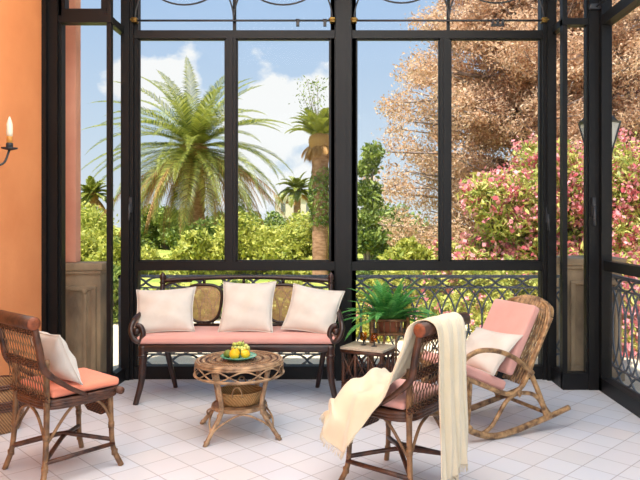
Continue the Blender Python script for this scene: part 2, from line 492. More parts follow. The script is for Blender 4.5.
# right corner section
w = structE('window_5', 'narrow return pane right of the large back windows')
f = MB(); f.box(XRR - .012, XRR + .035, YC + .03, YB, zb0 - .005, zb1); f.box(XRR - .02, XRR + .035, YC + .03, YB, 0, .11); f.build('frame', 'black', w)
MB().box(XRR + .014, XRR + .02, YC + .04, YB - .06, .11, zb0).build('pane', 'glass', w)
MB().box(XRR + .014, XRR + .02, YC + .04, YB - .06, zb1, ZC).build('pane', 'glass', w)
w = structE('window_6', 'tall narrow pane at the right corner, stone pier behind it')
f = MB(); fb(f, 562.5, -74, 567.5, 390, YC, .06); fb(f, 586.5, -74, 589, 390, YC, .06)
fb(f, 562.5, 18.5, 590, 25, YC, D, .012); fb(f, 562.5, 373, 590, 390, YC, D, .012); f.build('frame', 'black', w)
pane(567.5, 25, 587, 373, YC, w); pane(567.5, -74, 587, 18.5, YC, w)

# right glass wall, running towards the camera
w = structE('window_7', 'glazed right side wall with iron railing behind the low pane')
f = MB()
ys = [YC, 3.55, 2.25, 0.95, -0.35, -1.65, YK]
f.box(XR - .03, XR + .05, YK, YC, 2.70, 2.775); f.box(XR - .02, XR + .05, YK, YC, .895, .965); f.box(XR - .035, XR + .05, YK, YC, 0, .10)
f.box(XR - .025, XR + .05, YK, YC, ZC - .08, ZC)
f.box(XR + .0, XR + .05, YC - .05, YC, 0, ZC)
for y in ys[1:]: f.box(XR - .035, XR + .05, y - .04, y + .04, 0, ZC)
f.build('frame', 'black', w)
for i in range(len(ys) - 1):
    a, b = ys[i + 1] + .02, ys[i] - .02
    MB().box(XR + .02, XR + .026, a, b, .965, 2.70).build('pane', 'glass', w)
    MB().box(XR + .02, XR + .026, a, b, .10, .895).build('pane', 'hazy', w)
    MB().box(XR + .02, XR + .026, a, b, 2.775, ZC - .08).build('pane', 'glass', w)
MB().tube([(XR - .06, YC - .02, 2.845), (XR - .06, YK, 2.845)], .009, 8).build('tie_bar', 'iron', w)
MB().rbox(XR - .11, XR - .03, YC - .05, YC - .01, 2.825, 2.865, .006).build('bracket', 'iron', w)
p = at(592, 207, YC)
h = MB(); h.box(p.x - .012, p.x + .012, YC - .045, YC - .02, p.z - .07, p.z + .07); h.tube([(p.x, YC - .06, p.z), (p.x - .01, YC - .075, p.z - .14)], .01, 8); h.tube([(p.x, YC - .03, p.z), (p.x, YC - .065, p.z)], .009, 8)
h.build('handle', 'iron', w)

# ------------------------------------------------------------------ wall light
def sconce():
    y0, z0 = 3.93, 1.72
    t = thing('wall_sconce', 'black iron wall light with ivory candles on the orange wall', 'wall lamp', (XL, y0, z0))
    m = MB(); m.rbox(0, .014, -.06, .06, -.13, .19, .006); m.build('backplate', 'iron', t)
    for s in (-1, 1):
        m = MB(); c = (.12, s * .17, 0)
        m.tube(spline([(.01, 0, -.03), (.05, s * .05, -.11), (.10, s * .13, -.10), (.12, s * .17, -.01)], 8), .007, 8)
        a = m.build('arm', 'iron', t)
        MB().tube(spline([(.01, 0, .1), (.05, s * .04, .17), (.09, s * .06, .14), (.07, s * .05, .10)], 8), .006, 8).build('scroll', 'iron', t)
        MB().lathe([(.012, -.012), (.045, -.004), (.05, .004), (.03, .006)], c, 18).build('drip_tray', 'iron', a)
        b = MB().lathe([(.02, .004), (.021, .03), (.017, .034)], c, 16).build('socket', 'iron', a)
        MB().lathe([(.016, .03), (.017, .07), (.0165, .075)], c, 16).build('candle_base', 'amberwax', a)
        MB().lathe([(.0165, .075), (.019, .10), (.0185, .15), (.012, .175), (.003, .20)], c, 16).build('candle', 'candle', a)
sconce()

# ------------------------------------------------------------------ settee
def outline_panel(w, h, n=48):
    pts = []
    for k in range(n):
        a = 2 * PI * k / n
        c, s = math.cos(a), math.sin(a)
        x = math.copysign(abs(c) ** 0.7, c) * w / 2; z = math.copysign(abs(s) ** 0.62, s) * h / 2
        x *= 1 + 0.16 * (z / (h / 2))            # narrower towards the bottom
        pts.append((x, z))
    return pts

def settee():
    t = thing('settee', 'dark bentwood settee with cane back panels and long pink seat pad', 'sofa', (-.767, 4.67, 0))
    MB().rbox(-.675, .675, -.22, .22, .355, .413, .02).build('seat_frame', 'dark', t)
    MB().rbox(-.685, .685, -.225, .205, .414, .470, .022, 4, puff=.008).build('seat_pad', 'pink', t)
    for s in (-1, 1):
        m = MB(); m.tube(spline([(s * .645, -.195, .40), (s * .645, -.20, .28), (s * .655, -.20, .15), (s * .69, -.215, 0.0)], 8), [.03, .027, .022, .019], 12)
        m.lathe([(.031, .325), (.034, .335), (.031, .345)], (s * .645, -.197, 0), 14); m.build('leg', 'dark', t)
        m = MB(); m.tube(spline([(s * .60, .19, .40), (s * .575, .205, .22), (s * .535, .245, 0.0)], 8), [.024, .021, .017], 12); m.build('leg', 'dark', t)
        m = MB(); m.tube(spline([(s * .635, .20, .38), (s * .637, .225, .6), (s * .637, .26, .80)], 6), .019, 10)
        m.lathe([(.019, .78), (.026, .79), (.017, .805), (.024, .825), (.022, .845), (.010, .862), (.004, .87)], (s * .637, .258, 0), 14); m.build('back_post', 'dark', t)
        m = MB(); m.tube(spline([(s * .637, .24, .635), (s * .675, .12, .62), (s * .70, -.03, .605), (s * .718, -.15, .57), (s * .726, -.20, .51), (s * .70, -.215, .452), (s * .665, -.21, .435), (s * .64, -.205, .48), (s * .655, -.2, .53), (s * .69, -.2, .545)], 8), [.017, .018, .019, .02, .02, .018, .016], 10)
        m.ball((s * .685, -.2, .50), .027)
        m.build('armrest', 'dark', t)
    m = MB(); m.tube(spline([(-.64, .262, .805), (-.35, .275, .822), (0, .28, .83), (.35, .275, .822), (.64, .262, .805)], 8), .0165, 10)
    m.tube(spline([(-.64, .262, .76), (-.55, .268, .792), (-.42, .275, .80)], 6), .008, 8); m.tube(spline([(.64, .262, .76), (.55, .268, .792), (.42, .275, .80)], 6), .008, 8)
    m.build('top_rail', 'dark', t)
    m = MB(); m.tube([(-.64, .23, .475), (.64, .23, .475)], .012, 8); m.build('lower_rail', 'dark', t)
    for cx in (-.325, -.025, .275):
        w, h, cz, y = .262, .285, .632, .255
        ol = outline_panel(w, h)
        m = MB(); m.tube([(cx + x, y, cz + z) for x, z in ol], .0115, 8, closed=True)
        for dx in (-.05, .05):
            m.tube([(cx, y + .01, cz + h / 2), (cx, y + .02, .822)], .011, 8)
            m.tube([(cx + dx * .3, y, cz - h / 2), (cx + dx * .3, .23, .475)], .010, 8)
        bp = m.build('back_panel', 'dark', t)
        c = MB()
        def span(z0):
            xs = []
            for i in range(len(ol)):
                (xa, za), (xb, zb) = ol[i], ol[(i + 1) % len(ol)]
                if (za - z0) * (zb - z0) <= 0 and za != zb: xs.append(xa + (xb - xa) * (z0 - za) / (zb - za))
            return min(xs), max(xs)
        def spanz(x0):
            zs = []
            for i in range(len(ol)):
                (xa, za), (xb, zb) = ol[i], ol[(i + 1) % len(ol)]
                if (xa - x0) * (xb - x0) <= 0 and xa != xb: zs.append(za + (zb - za) * (x0 - xa) / (xb - xa))
            return (min(zs), max(zs)) if zs else None
        q = -h / 2 + .008
        while q < h / 2 - .004:
            a, b = span(q); c.box(cx + a, cx + b, y - .002, y + .002, cz + q - .0022, cz + q + .0022); q += .0105
        q = -w / 2 * 1.1 + .008
        while q < w / 2 * 1.1:
            r = spanz(q)
            if r: c.box(cx + q - .0022, cx + q + .0022, y - .003, y + .003, cz + r[0], cz + r[1])
            q += .0105
        c.build('cane_weave', 'cane', bp)
settee()

def pillow_mesh(w, h, t, seed=0, n=22):
    rnd = random.Random(seed)
    ph = [rnd.uniform(0, 6) for _ in range(6)]
    vs, fs, idx = [], [], {}
    for side in (1, -1):
        for i in range(n + 1):
            for j in range(n + 1):
                u, v = 2 * i / n - 1, 2 * j / n - 1
                border = i in (0, n) or j in (0, n)
                if border and side == -1:
                    idx[(side, i, j)] = idx[(1, i, j)]; continue
                pinch = .095
                x = u * (1 - pinch * (1 - v * v)) * w / 2
                z = v * (1 - pinch * (1 - u * u)) * h / 2
                prof = max(0, (1 - abs(u) ** 2.4) * (1 - abs(v) ** 2.4)) ** .55
                wr = .012 * math.sin(3.1 * u + 2.3 * v + ph[0]) + .008 * math.sin(6 * u - 4 * v + ph[1]) + .006 * math.sin(9 * v + 3 * u + ph[2])
                y = side * (t / 2 * prof + wr * min(1, prof * 2) * (t / .14) * .55)
                if not border: z -= .015 * (1 - v * v) * prof
                idx[(side, i, j)] = len(vs); vs.append((x, y, z + h / 2))
    for side in (1, -1):
        for i in range(n):
            for j in range(n):
                q = [idx[(side, i, j)], idx[(side, i + 1, j)], idx[(side, i + 1, j + 1)], idx[(side, i, j + 1)]]
                fs.append(tuple(q) if side == -1 else tuple(q[::-1]))
    ring = [(i, 0) for i in range(n)] + [(n, j) for j in range(n)] + [(i, n) for i in range(n, 0, -1)] + [(0, j) for j in range(n, 0, -1)]
    return vs, fs, [vs[idx[(1, i, j)]] for i, j in ring]

def pillow(label, loc, lean, yaw, roll, w, h, t, seed, m='linen', group=None, name='throw_pillow'):
    vs, fs, ring = pillow_mesh(w, h, t, seed)
    R = Matrix.Rotation(yaw, 4, 'Z') @ Matrix.Rotation(-lean, 4, 'X') @ Matrix.Rotation(roll, 4, 'Y')
    T = thing(name, label, 'cushion', loc, 0, group)
    b = MB().add(vs, fs).xform(R).build('cover', m, T)
    MB().tube(ring, .0035, 6, closed=True).xform(R).build('piping', m, T)
    return T
g = 'cream cushions along the settee'
pillow('square cream cushion at the left end of the settee', (-1.292, 4.555, .472), math.radians(34), math.radians(5), math.radians(-3), .425, .355, .13, 1, group=g)
pillow('square cream cushion standing in the middle of the settee', (-.722, 4.56, .472), math.radians(30), math.radians(-3), math.radians(-1), .39, .395, .13, 2, group=g)
pillow('square cream cushion leaning at the right end of the settee', (-.285, 4.55, .472), math.radians(33), math.radians(-5), math.radians(9), .385, .365, .13, 3, group=g)

# ------------------------------------------------------------------ coffee table
TBL = (-.651, 3.895)
def coffee_table():
    t = thing('coffee_table', 'round wicker coffee table in front of the settee', 'table', (*TBL, 0), math.radians(15))
    R = .256
    m = MB(); m.lathe([(R - .02, .417), (R - .006, .419), (R - .004, .428), (R - .01, .432), (.001, .432)], seg=64)
    top = m.build('tabletop', 'weave_dark', t)
    m = MB()
    for r in (.035, .05, .085, .10, .135, .15, .185, .20, .222, .236):
        m.tube([(r * math.cos(a), r * math.sin(a), .4345) for a in np.linspace(0, 2 * PI, 56, endpoint=False)], .0042, 6, closed=True)
    m.build('woven_rings', 'rattan_mid', top)
    m = MB()
    for r, k, q in ((.0675, 18, .012), (.1175, 30, .012), (.1675, 42, .012), (.211, 56, .008)):
        for i in range(k):
            a = 2 * PI * i / k
            m.tube([(r * math.cos(a) + q * math.cos(b), r * math.sin(a) + q * math.sin(b), .4345) for b in np.linspace(0, 2 * PI, 10, endpoint=False)], .0026, 5, closed=True)
    m.build('woven_loops', 'table_rattan', top)
    m = MB()
    for r, z in ((R - .016, .4335), (R - .003, .430), (R, .419)):
        m.tube([(r * math.cos(a), r * math.sin(a), z) for a in np.linspace(0, 2 * PI, 72, endpoint=False)], .0075, 8, closed=True)
    m.build('rim', 'table_rattan', top)
    m = MB()
    for z, r, q in ((.356, R + .008, .0065), (.349, R - .002, .006)):
        m.tube([(r * math.cos(a), r * math.sin(a), z) for a in np.linspace(0, 2 * PI, 72, endpoint=False)], q, 8, closed=True)
    for ph in (0, PI / 5):
        m.tube([((R + .004) * math.cos(a), (R + .004) * math.sin(a), .385 + .028 * math.sin(5 * (a + ph))) for a in np.linspace(0, 2 * PI, 180, endpoint=False)], .0045, 6, closed=True)
    m.build('apron', 'table_rattan', t)
    for k in range(4):
        a = math.radians(45 + 90 * k)
        c, s = math.cos(a), math.sin(a)
        m = MB()
        P = spline([(.215 * c, .215 * s, .41), (.19 * c, .19 * s, .30), (.165 * c, .165 * s, .19), (.175 * c, .175 * s, .14), (.235 * c, .235 * s, .07), (.302 * c, .302 * s, .0)], 8)
        m.tube(P, .0125, 10)
        off = Vector((-s, c, 0)) * .017
        m.tube([p + off * (1 - .55 * i / len(P)) for i, p in enumerate(P[:30])], .0075, 8)
        for i in (2, 18, 24, 38):
            if i < len(P): m.tube([P[i] + Vector((0, 0, -.008)), P[i] + Vector((0, 0, .008))], .0165, 10)
        m.build('leg', 'table_rattan', t)
    m = MB(); m.lathe([(.145, .150), (.155, .156), (.155, .166), (.15, .172), (.001, .172)], seg=40)
    for z, r in ((.158, .158), (.168, .156)):
        m.tube([(r * math.cos(a), r * math.sin(a), z) for a in np.linspace(0, 2 * PI, 48, endpoint=False)], .008, 8, closed=True)
    m.build('lower_shelf', 'table_rattan', t)
    m = MB()
    for k in range(4):
        a0, a1 = math.radians(45 + 90 * k), math.radians(135 + 90 * k)
        am = (a0 + a1) / 2
        m.tube(spline([(.25 * math.cos(a0), .25 * math.sin(a0), .055), (.21 * math.cos(a0 + .25), .21 * math.sin(a0 + .25), .11), (.155 * math.cos(am), .155 * math.sin(am), .145), (.21 * math.cos(a1 - .25), .21 * math.sin(a1 - .25), .11), (.25 * math.cos(a1), .25 * math.sin(a1), .055)], 8), .006, 7)
    m.build('brace', 'table_rattan', t)
coffee_table()

def tray_basket():
    t = thing('tray_basket', 'shallow oval straw basket with two loop handles under the coffee table', 'basket', (TBL[0], TBL[1], .176), math.radians(3))
    m = MB(); m.lathe([(.001, .0), (.118, .0), (.128, .012), (.134, .045), (.137, .072), (.131, .073), (.127, .04), (.12, .012), (.001, .010)], seg=40, sy=.86, cap=False)
    m.build('body', 'straw', t)
    m = MB(); m.tube([(.135 * math.cos(a), .135 * .86 * math.sin(a), .073) for a in np.linspace(0, 2 * PI, 48, endpoint=False)], .006, 8, closed=True); m.build('rim', 'straw', t)
    for s in (-1, 1):
        m = MB(); y = s * .118
        m.tube([(.028 * math.cos(a), y + s * .01 * math.sin(a), .07 + .052 * math.sin(a)) for a in np.linspace(-.2, PI + .2, 22)], .0048, 7); m.build('handle', 'rattan_light', t)
tray_basket()

PL = (TBL[0] - .0, TBL[1] - .03, .4395)
t = thing('fruit_plate', 'green glazed plate holding lemons on the wicker coffee table', 'plate', PL)
MB().lathe([(.001, 0), (.055, 0), (.06, .004), (.085, .012), (.105, .022), (.104, .026), (.08, .017), (.055, .009), (.001, .008)], seg=40, cap=False).build('dish', 'plate', t)
MB().lathe([(.106, .0215), (.108, .024), (.104, .0265), (.102, .024), (.106, .0215)], seg=40, cap=False).build('rim', 'plate', t)

def citrus(name, label, dx, dy, dz, r, rot, m, grp):
    t = thing(name, label, 'fruit', (PL[0] + dx, PL[1] + dy, PL[2] + dz), 0, grp)
    R = Matrix.Rotation(rot[2], 4, 'Z') @ Matrix.Rotation(rot[0], 4, 'X')
    MB().ball((0, 0, 0), r, 18, 14, (1, 1, 1.12), .22).xform(R).build('fruit', m, t)
    MB().lathe([(.005, r * 1.30), (.006, r * 1.36), (.002, r * 1.38)], seg=8).xform(R).build('stem_button', 'stem', t)
citrus('lemon', 'large golden lemon at the front of the green plate', -.016, -.042, .041, .031, (.5, 0, .3), 'lemon', 'lemons on the plate')
citrus('lemon', 'smaller yellow lemon beside the golden one, right side of the plate', .044, -.022, .037, .026, (1.2, 0, -.8), 'lemon', 'lemons on the plate')
citrus('lime', 'dark green lime at the left edge of the fruit plate', -.062, .0, .034, .024, (1.3, 0, 1.2), 'bush_green', None)
citrus('lemon', 'greenish yellow lemon at the back of the plate', -.015, .042, .038, .028, (1.2, 0, .2), 'lime', 'lemons on the plate')
t = thing('grape_bunch', 'bunch of pale green grapes heaped on top of the lemons', 'fruit', (PL[0] + .012, PL[1] + .006, PL[2] + .066))
r_ = random.Random(4)
m = MB(); m.tube(spline([(0, 0, 0), (.005, .004, .025), (.016, .008, .047)], 5), .0025, 6); m.build('stem', 'stem', t)
pts = []
while len(pts) < 26:
    p = Vector((r_.uniform(-.052, .046), r_.uniform(-.028, .03), r_.uniform(-.012, .032)))
    if (p.x / .055) ** 2 + (p.y / .034) ** 2 + (max(p.z, 0) / .036) ** 2 < 1 and all((p - q).length > .0145 for q in pts): pts.append(p)
for p in pts: MB().ball(p, .0115, 10, 7).build('grape', 'grape', t)

# ------------------------------------------------------------------ wicker chairs
def wicker_chair(label, loc, rz, pad):
    t = thing('wicker_chair', label, 'chair', (*loc, 0), rz, 'dark wicker side chairs')
    for s in (-1, 1):
        m = MB(); P = spline([(.165, s * .165, .39), (.168, s * .168, .25), (.175, s * .175, .10), (.205, s * .205, 0)], 8)
        m.tube(P, [.0145, .0135, .013, .014], 10)
        for i in (1, 10, 18): m.tube([P[i] + Vector((0, 0, -.014)), P[i] + Vector((0, 0, .014))], .0158, 10)
        m.build('leg', 'rattan_mid', t)
        m = MB(); P = spline([(-.165, s * .165, .60), (-.165, s * .168, .40), (-.168, s * .17, .25), (-.18, s * .182, .10), (-.205, s * .205, 0)], 8)
        m.tube(P, [.014, .0145, .0135, .013, .014], 10)
        for i in (8, 17, 25): m.tube([P[i] + Vector((0, 0, -.014)), P[i] + Vector((0, 0, .014))], .0158, 10)
        m.build('leg', 'rattan_mid', t)
    # seat ring
    ring = []
    for k in range(40):
        a = 2 * PI * k / 40
        c, s = math.cos(a), math.sin(a)
        ring.append((.02 + math.copysign(abs(c) ** .45, c) * .195, math.copysign(abs(s) ** .45, s) * .195, 0))
    m = MB()
    for z, r in ((.368, .010), (.383, .011), (.398, .011)):
        m.tube([(x, y, z) for x, y, _ in ring], r, 8, closed=True)
    m.box(-.15, .19, -.17, .17, .372, .402)
    m.build('seat_frame', 'rattan_dark', t)
    m = MB(); m.tube([(.208, -.2, .385), (.208, .2, .385)], .019, 12)
    m.build('front_roll', 'rattan_dark', t)
    # short woven skirt below the front of the seat
    m = MB(); m.add([(.188, -.15, .37), (.188, .15, .37), (.183, .125, .27), (.178, .07, .245), (.178, -.07, .245), (.183, -.125, .27), (.176, -.15, .37), (.176, .15, .37), (.171, .125, .27), (.166, .07, .245), (.166, -.07, .245), (.171, -.125, .27)],
                    [(0, 1, 2, 3, 4, 5), (11, 10, 9, 8, 7, 6), (0, 6, 7, 1), (1, 7, 8, 2), (2, 8, 9, 3), (3, 9, 10, 4), (4, 10, 11, 5), (5, 11, 6, 0)], False)
    m.build('front_skirt', 'weave_dark', t)
    # braces
    m = MB()
    for s in (-1, 1):
        m.tube(spline([(.17, s * .175, .22), (.12, s * .175, .325), (.05, s * .178, .37), (-.05, s * .178, .35), (-.168, s * .175, .20)], 8), .0075, 8)
    m.tube(spline([(-.17, -.17, .2), (-.172, -.09, .32), (-.17, 0, .36)], 8), .0075, 8); m.tube(spline([(-.17, .17, .2), (-.172, .09, .32), (-.17, 0, .36)], 8), .0075, 8)
    m.build('brace', 'rattan_mid', t)
    m = MB()
    m.tube([(.178, .178, .115), (-.182, .182, .115)], .0115, 8); m.tube([(.178, -.178, .115), (-.182, -.182, .115)], .0115, 8)
    m.tube(spline([(.178, .178, .135), (.05, .05, .155), (-.02, -.02, .158), (-.18, -.18, .12)], 8), .0115, 8)
    m.tube(spline([(.178, -.178, .135), (.05, -.05, .165), (-.02, .02, .172), (-.18, .18, .12)], 8), .0115, 8)
    m.build('stretcher', 'rattan_dark', t)
    MB().rbox(-.145, .212, -.182, .182, .410, .452, .018, 4, puff=.006).build('seat_pad', pad, t)
    # back
    def bx(z): return -.175 - .07 * ((z - .41) / .38) ** 1.3 if z > .41 else -.175
    m = MB()
    m.tube([(-.247, -.215, .789), (-.247, .215, .789)], .032, 18)
    roll = m.build('head_roll', 'rattan_dark', t)
    for s in (-1, 1):
        m = MB(); m.lathe([(.001, .006), (.012, .007), (.022, .003), (.031, 0), (.031, -.004)][::-1], seg=20)
        m.xform(Matrix.Translation((-.247, s * .216, .789)) @ Matrix.Rotation(-s * PI / 2, 4, 'X')).build('roll_end', 'roll_end', roll)
    for s in (-1, 1):
        m = MB(); P = spline([(-.235, s * .195, .765), (-.215, s * .20, .66), (-.19, s * .20, .56), (-.09, s * .20, .47), (.02, s * .196, .40)], 7)
        m.tube(P, [.016, .017, .017, .012, .011], 10)
        m.build('side_rail', 'rattan_dark', t)
    m = MB()
    for z0, z1 in ((.725, .765), (.555, .60), (.40, .435)):
        n = 5
        for i in range(n):
            z = z0 + (z1 - z0) * (i + .5) / n
            r = (z1 - z0) / n * .56
            m.tube([(bx(z) + .006 * math.sin(y * 160 + i * PI), y, z) for y in np.linspace(-.195, .195, 60)], r, 6)
    m.build('woven_band', 'weave_dark', t)
    m = MB()
    for k in range(14):
        y = -.185 + .37 * k / 13
        for q in (-1, 1):
            pts = []
            for i in range(19):
                z = .40 + .36 * i / 18
                pts.append((bx(z) + q * .003, y + q * .0085 * math.sin((z - .40) / .36 * PI * 8), z))
            m.tube(pts, .0023, 5)
    m.build('woven_strands', 'rattan_mid', t)
    return t
wicker_chair('dark wicker chair with salmon seat pad beside the orange wall', (-1.462, 3.34), math.radians(50), 'salmon')
CH = (.244, 3.155)
wicker_chair('dark wicker chair seen from behind with a cream throw over it', CH, math.radians(143), 'pink')
a = math.radians(50); f_ = Vector((math.cos(a), math.sin(a), 0)); l_ = Vector((-math.sin(a), math.cos(a), 0))
p = Vector((-1.462, 3.34, .455)) + f_ * .0 + l_ * -.03
pillow('cream cushion leaning on the back of the wicker chair by the orange wall', p, math.radians(24), a + PI / 2, 0, .33, .285, .10, 5)

# throw over the chair back, spilling across the seat
def throw():
    t = thing('throw_blanket', 'fringed cream throw draped over the back and seat of the wicker chair', 'blanket', (*CH, 0), math.radians(143))
    rows = [
        [(-.318, .190, .125), (-.325, .10, .13), (-.325, .0, .155), (-.318, -.085, .165)],
        [(-.312, .185, .30), (-.322, .09, .30), (-.322, .0, .30), (-.316, -.09, .30)],
        [(-.305, .178, .50), (-.312, .08, .50), (-.312, -.01, .50), (-.305, -.095, .50)],
        [(-.302, .165, .70), (-.306, .07, .70), (-.306, -.02, .70), (-.302, -.10, .70)],
        [(-.288, .16, .80), (-.290, .06, .80), (-.290, -.03, .80), (-.288, -.11, .80)],
        [(-.247, .17, .829), (-.247, .07, .831), (-.247, -.03, .831), (-.247, -.12, .829)],
        [(-.195, .215, .80), (-.195, .10, .80), (-.195, -.02, .80), (-.195, -.14, .80)],
        [(-.175, .245, .70), (-.155, .17, .70), (-.15, .07, .70), (-.15, -.06, .70)],
        [(-.135, .262, .59), (-.12, .21, .59), (-.11, .13, .585), (-.10, .03, .58)],
        [(-.09, .268, .475), (-.07, .222, .505), (-.04, .13, .515), (-.02, .01, .51)],
        [(-.02, .275, .385), (.0, .230, .48), (.04, .12, .492), (.06, -.07, .488)],
        [(.05, .282, .28), (.065, .240, .44), (.11, .09, .486), (.12, -.13, .486)],
        [(.115, .280, .195), (.13, .250, .40), (.165, .07, .486), (.17, -.17, .484)],
        [(.185, .275, .235), (.195, .245, .38), (.212, .06, .468), (.215, -.18, .464)],
        [(.235, .250, .29), (.235, .220, .375), (.240, .05, .425), (.240, -.17, .430)],
        [(.268, .215, .335), (.265, .175, .365), (.262, .03, .375), (.255, -.15, .385)],
    ]
    NV, NU = 36, 6
    R = [spline(r, 12) for r in rows]
    nv = len(R[0])
    cols = [spline([R[i][j] for i in range(len(R))], NU) for j in range(nv)]
    nu = len(cols[0])
    grid = [[cols[j][i].copy() for j in range(nv)] for i in range(nu)]
    rnd = random.Random(3)
    for i in range(nu):
        u = i / (nu - 1)
        for j in range(nv):
            v = j / (nv - 1)
            p = grid[i][j]
            if u < .30:
                amp = .022 * (1 - u / .33) + .004
                p.x -= amp * (.5 + .5 * math.sin(v * 19 + 1.5 * math.sin(u * 9))) + amp * .4 * math.sin(v * 41 + 2)
            elif u < .62:
                k = math.sin((u - .30) / .32 * PI)
                p.x += .012 * k * math.sin(v * 18 + u * 6)
                p.y += .008 * k * math.sin(v * 25)
            else:
                k = min(1, (u - .62) / .12)
                lift = .5 + .5 * math.sin(v * 9 + u * 26)
                p.z += k * (.022 * lift + .016 * math.sin(v * 15 - u * 30) ) * (1 if v > .3 else v / .3); p.x += k * .014 * math.sin(v * 17 + u * 8) * (1 if u > .85 else .3)
                if v < .5:
                    p.y += k * .020 * (1 + math.sin(u * 44 + v * 5)) * (1 - v / .5)
    vs = [p for row in grid for p in row]
    fs = [(i * nv + j, i * nv + j + 1, (i + 1) * nv + j + 1, (i + 1) * nv + j) for i in range(nu - 1) for j in range(nv - 1)]
    m = MB().add(vs, fs); o = m.build('cloth', 'throw', t)
    md = o.modifiers.new('thick', 'SOLIDIFY'); md.thickness = .006; md.offset = 0
    md = o.modifiers.new('smooth', 'SUBSURF'); md.levels = 1; md.render_levels = 1
    fr = MB()
    def strands(pts, d, n):
        L = spline(pts, 4)
        for k in range(n):
            x = (len(L) - 1) * k / (n - 1); i = min(int(x), len(L) - 2); p = L[i].lerp(L[i + 1], x - i)
            e = p + Vector(d) * rnd.uniform(.8, 1.2) + Vector((rnd.uniform(-.006, .006), rnd.uniform(-.006, .006), 0))
            fr.tube([p, (p + e) / 2 + Vector((.002, 0, 0)), e], .0016, 4)
    strands(grid[0], (0, 0, -.03), 90)
    strands([grid[i][0] for i in range(int(nu * .72), nu)], (.004, .010, -.024), 60)
    o = fr.build('fringe', 'throw', t)
    o['kind'] = 'stuff'
throw()

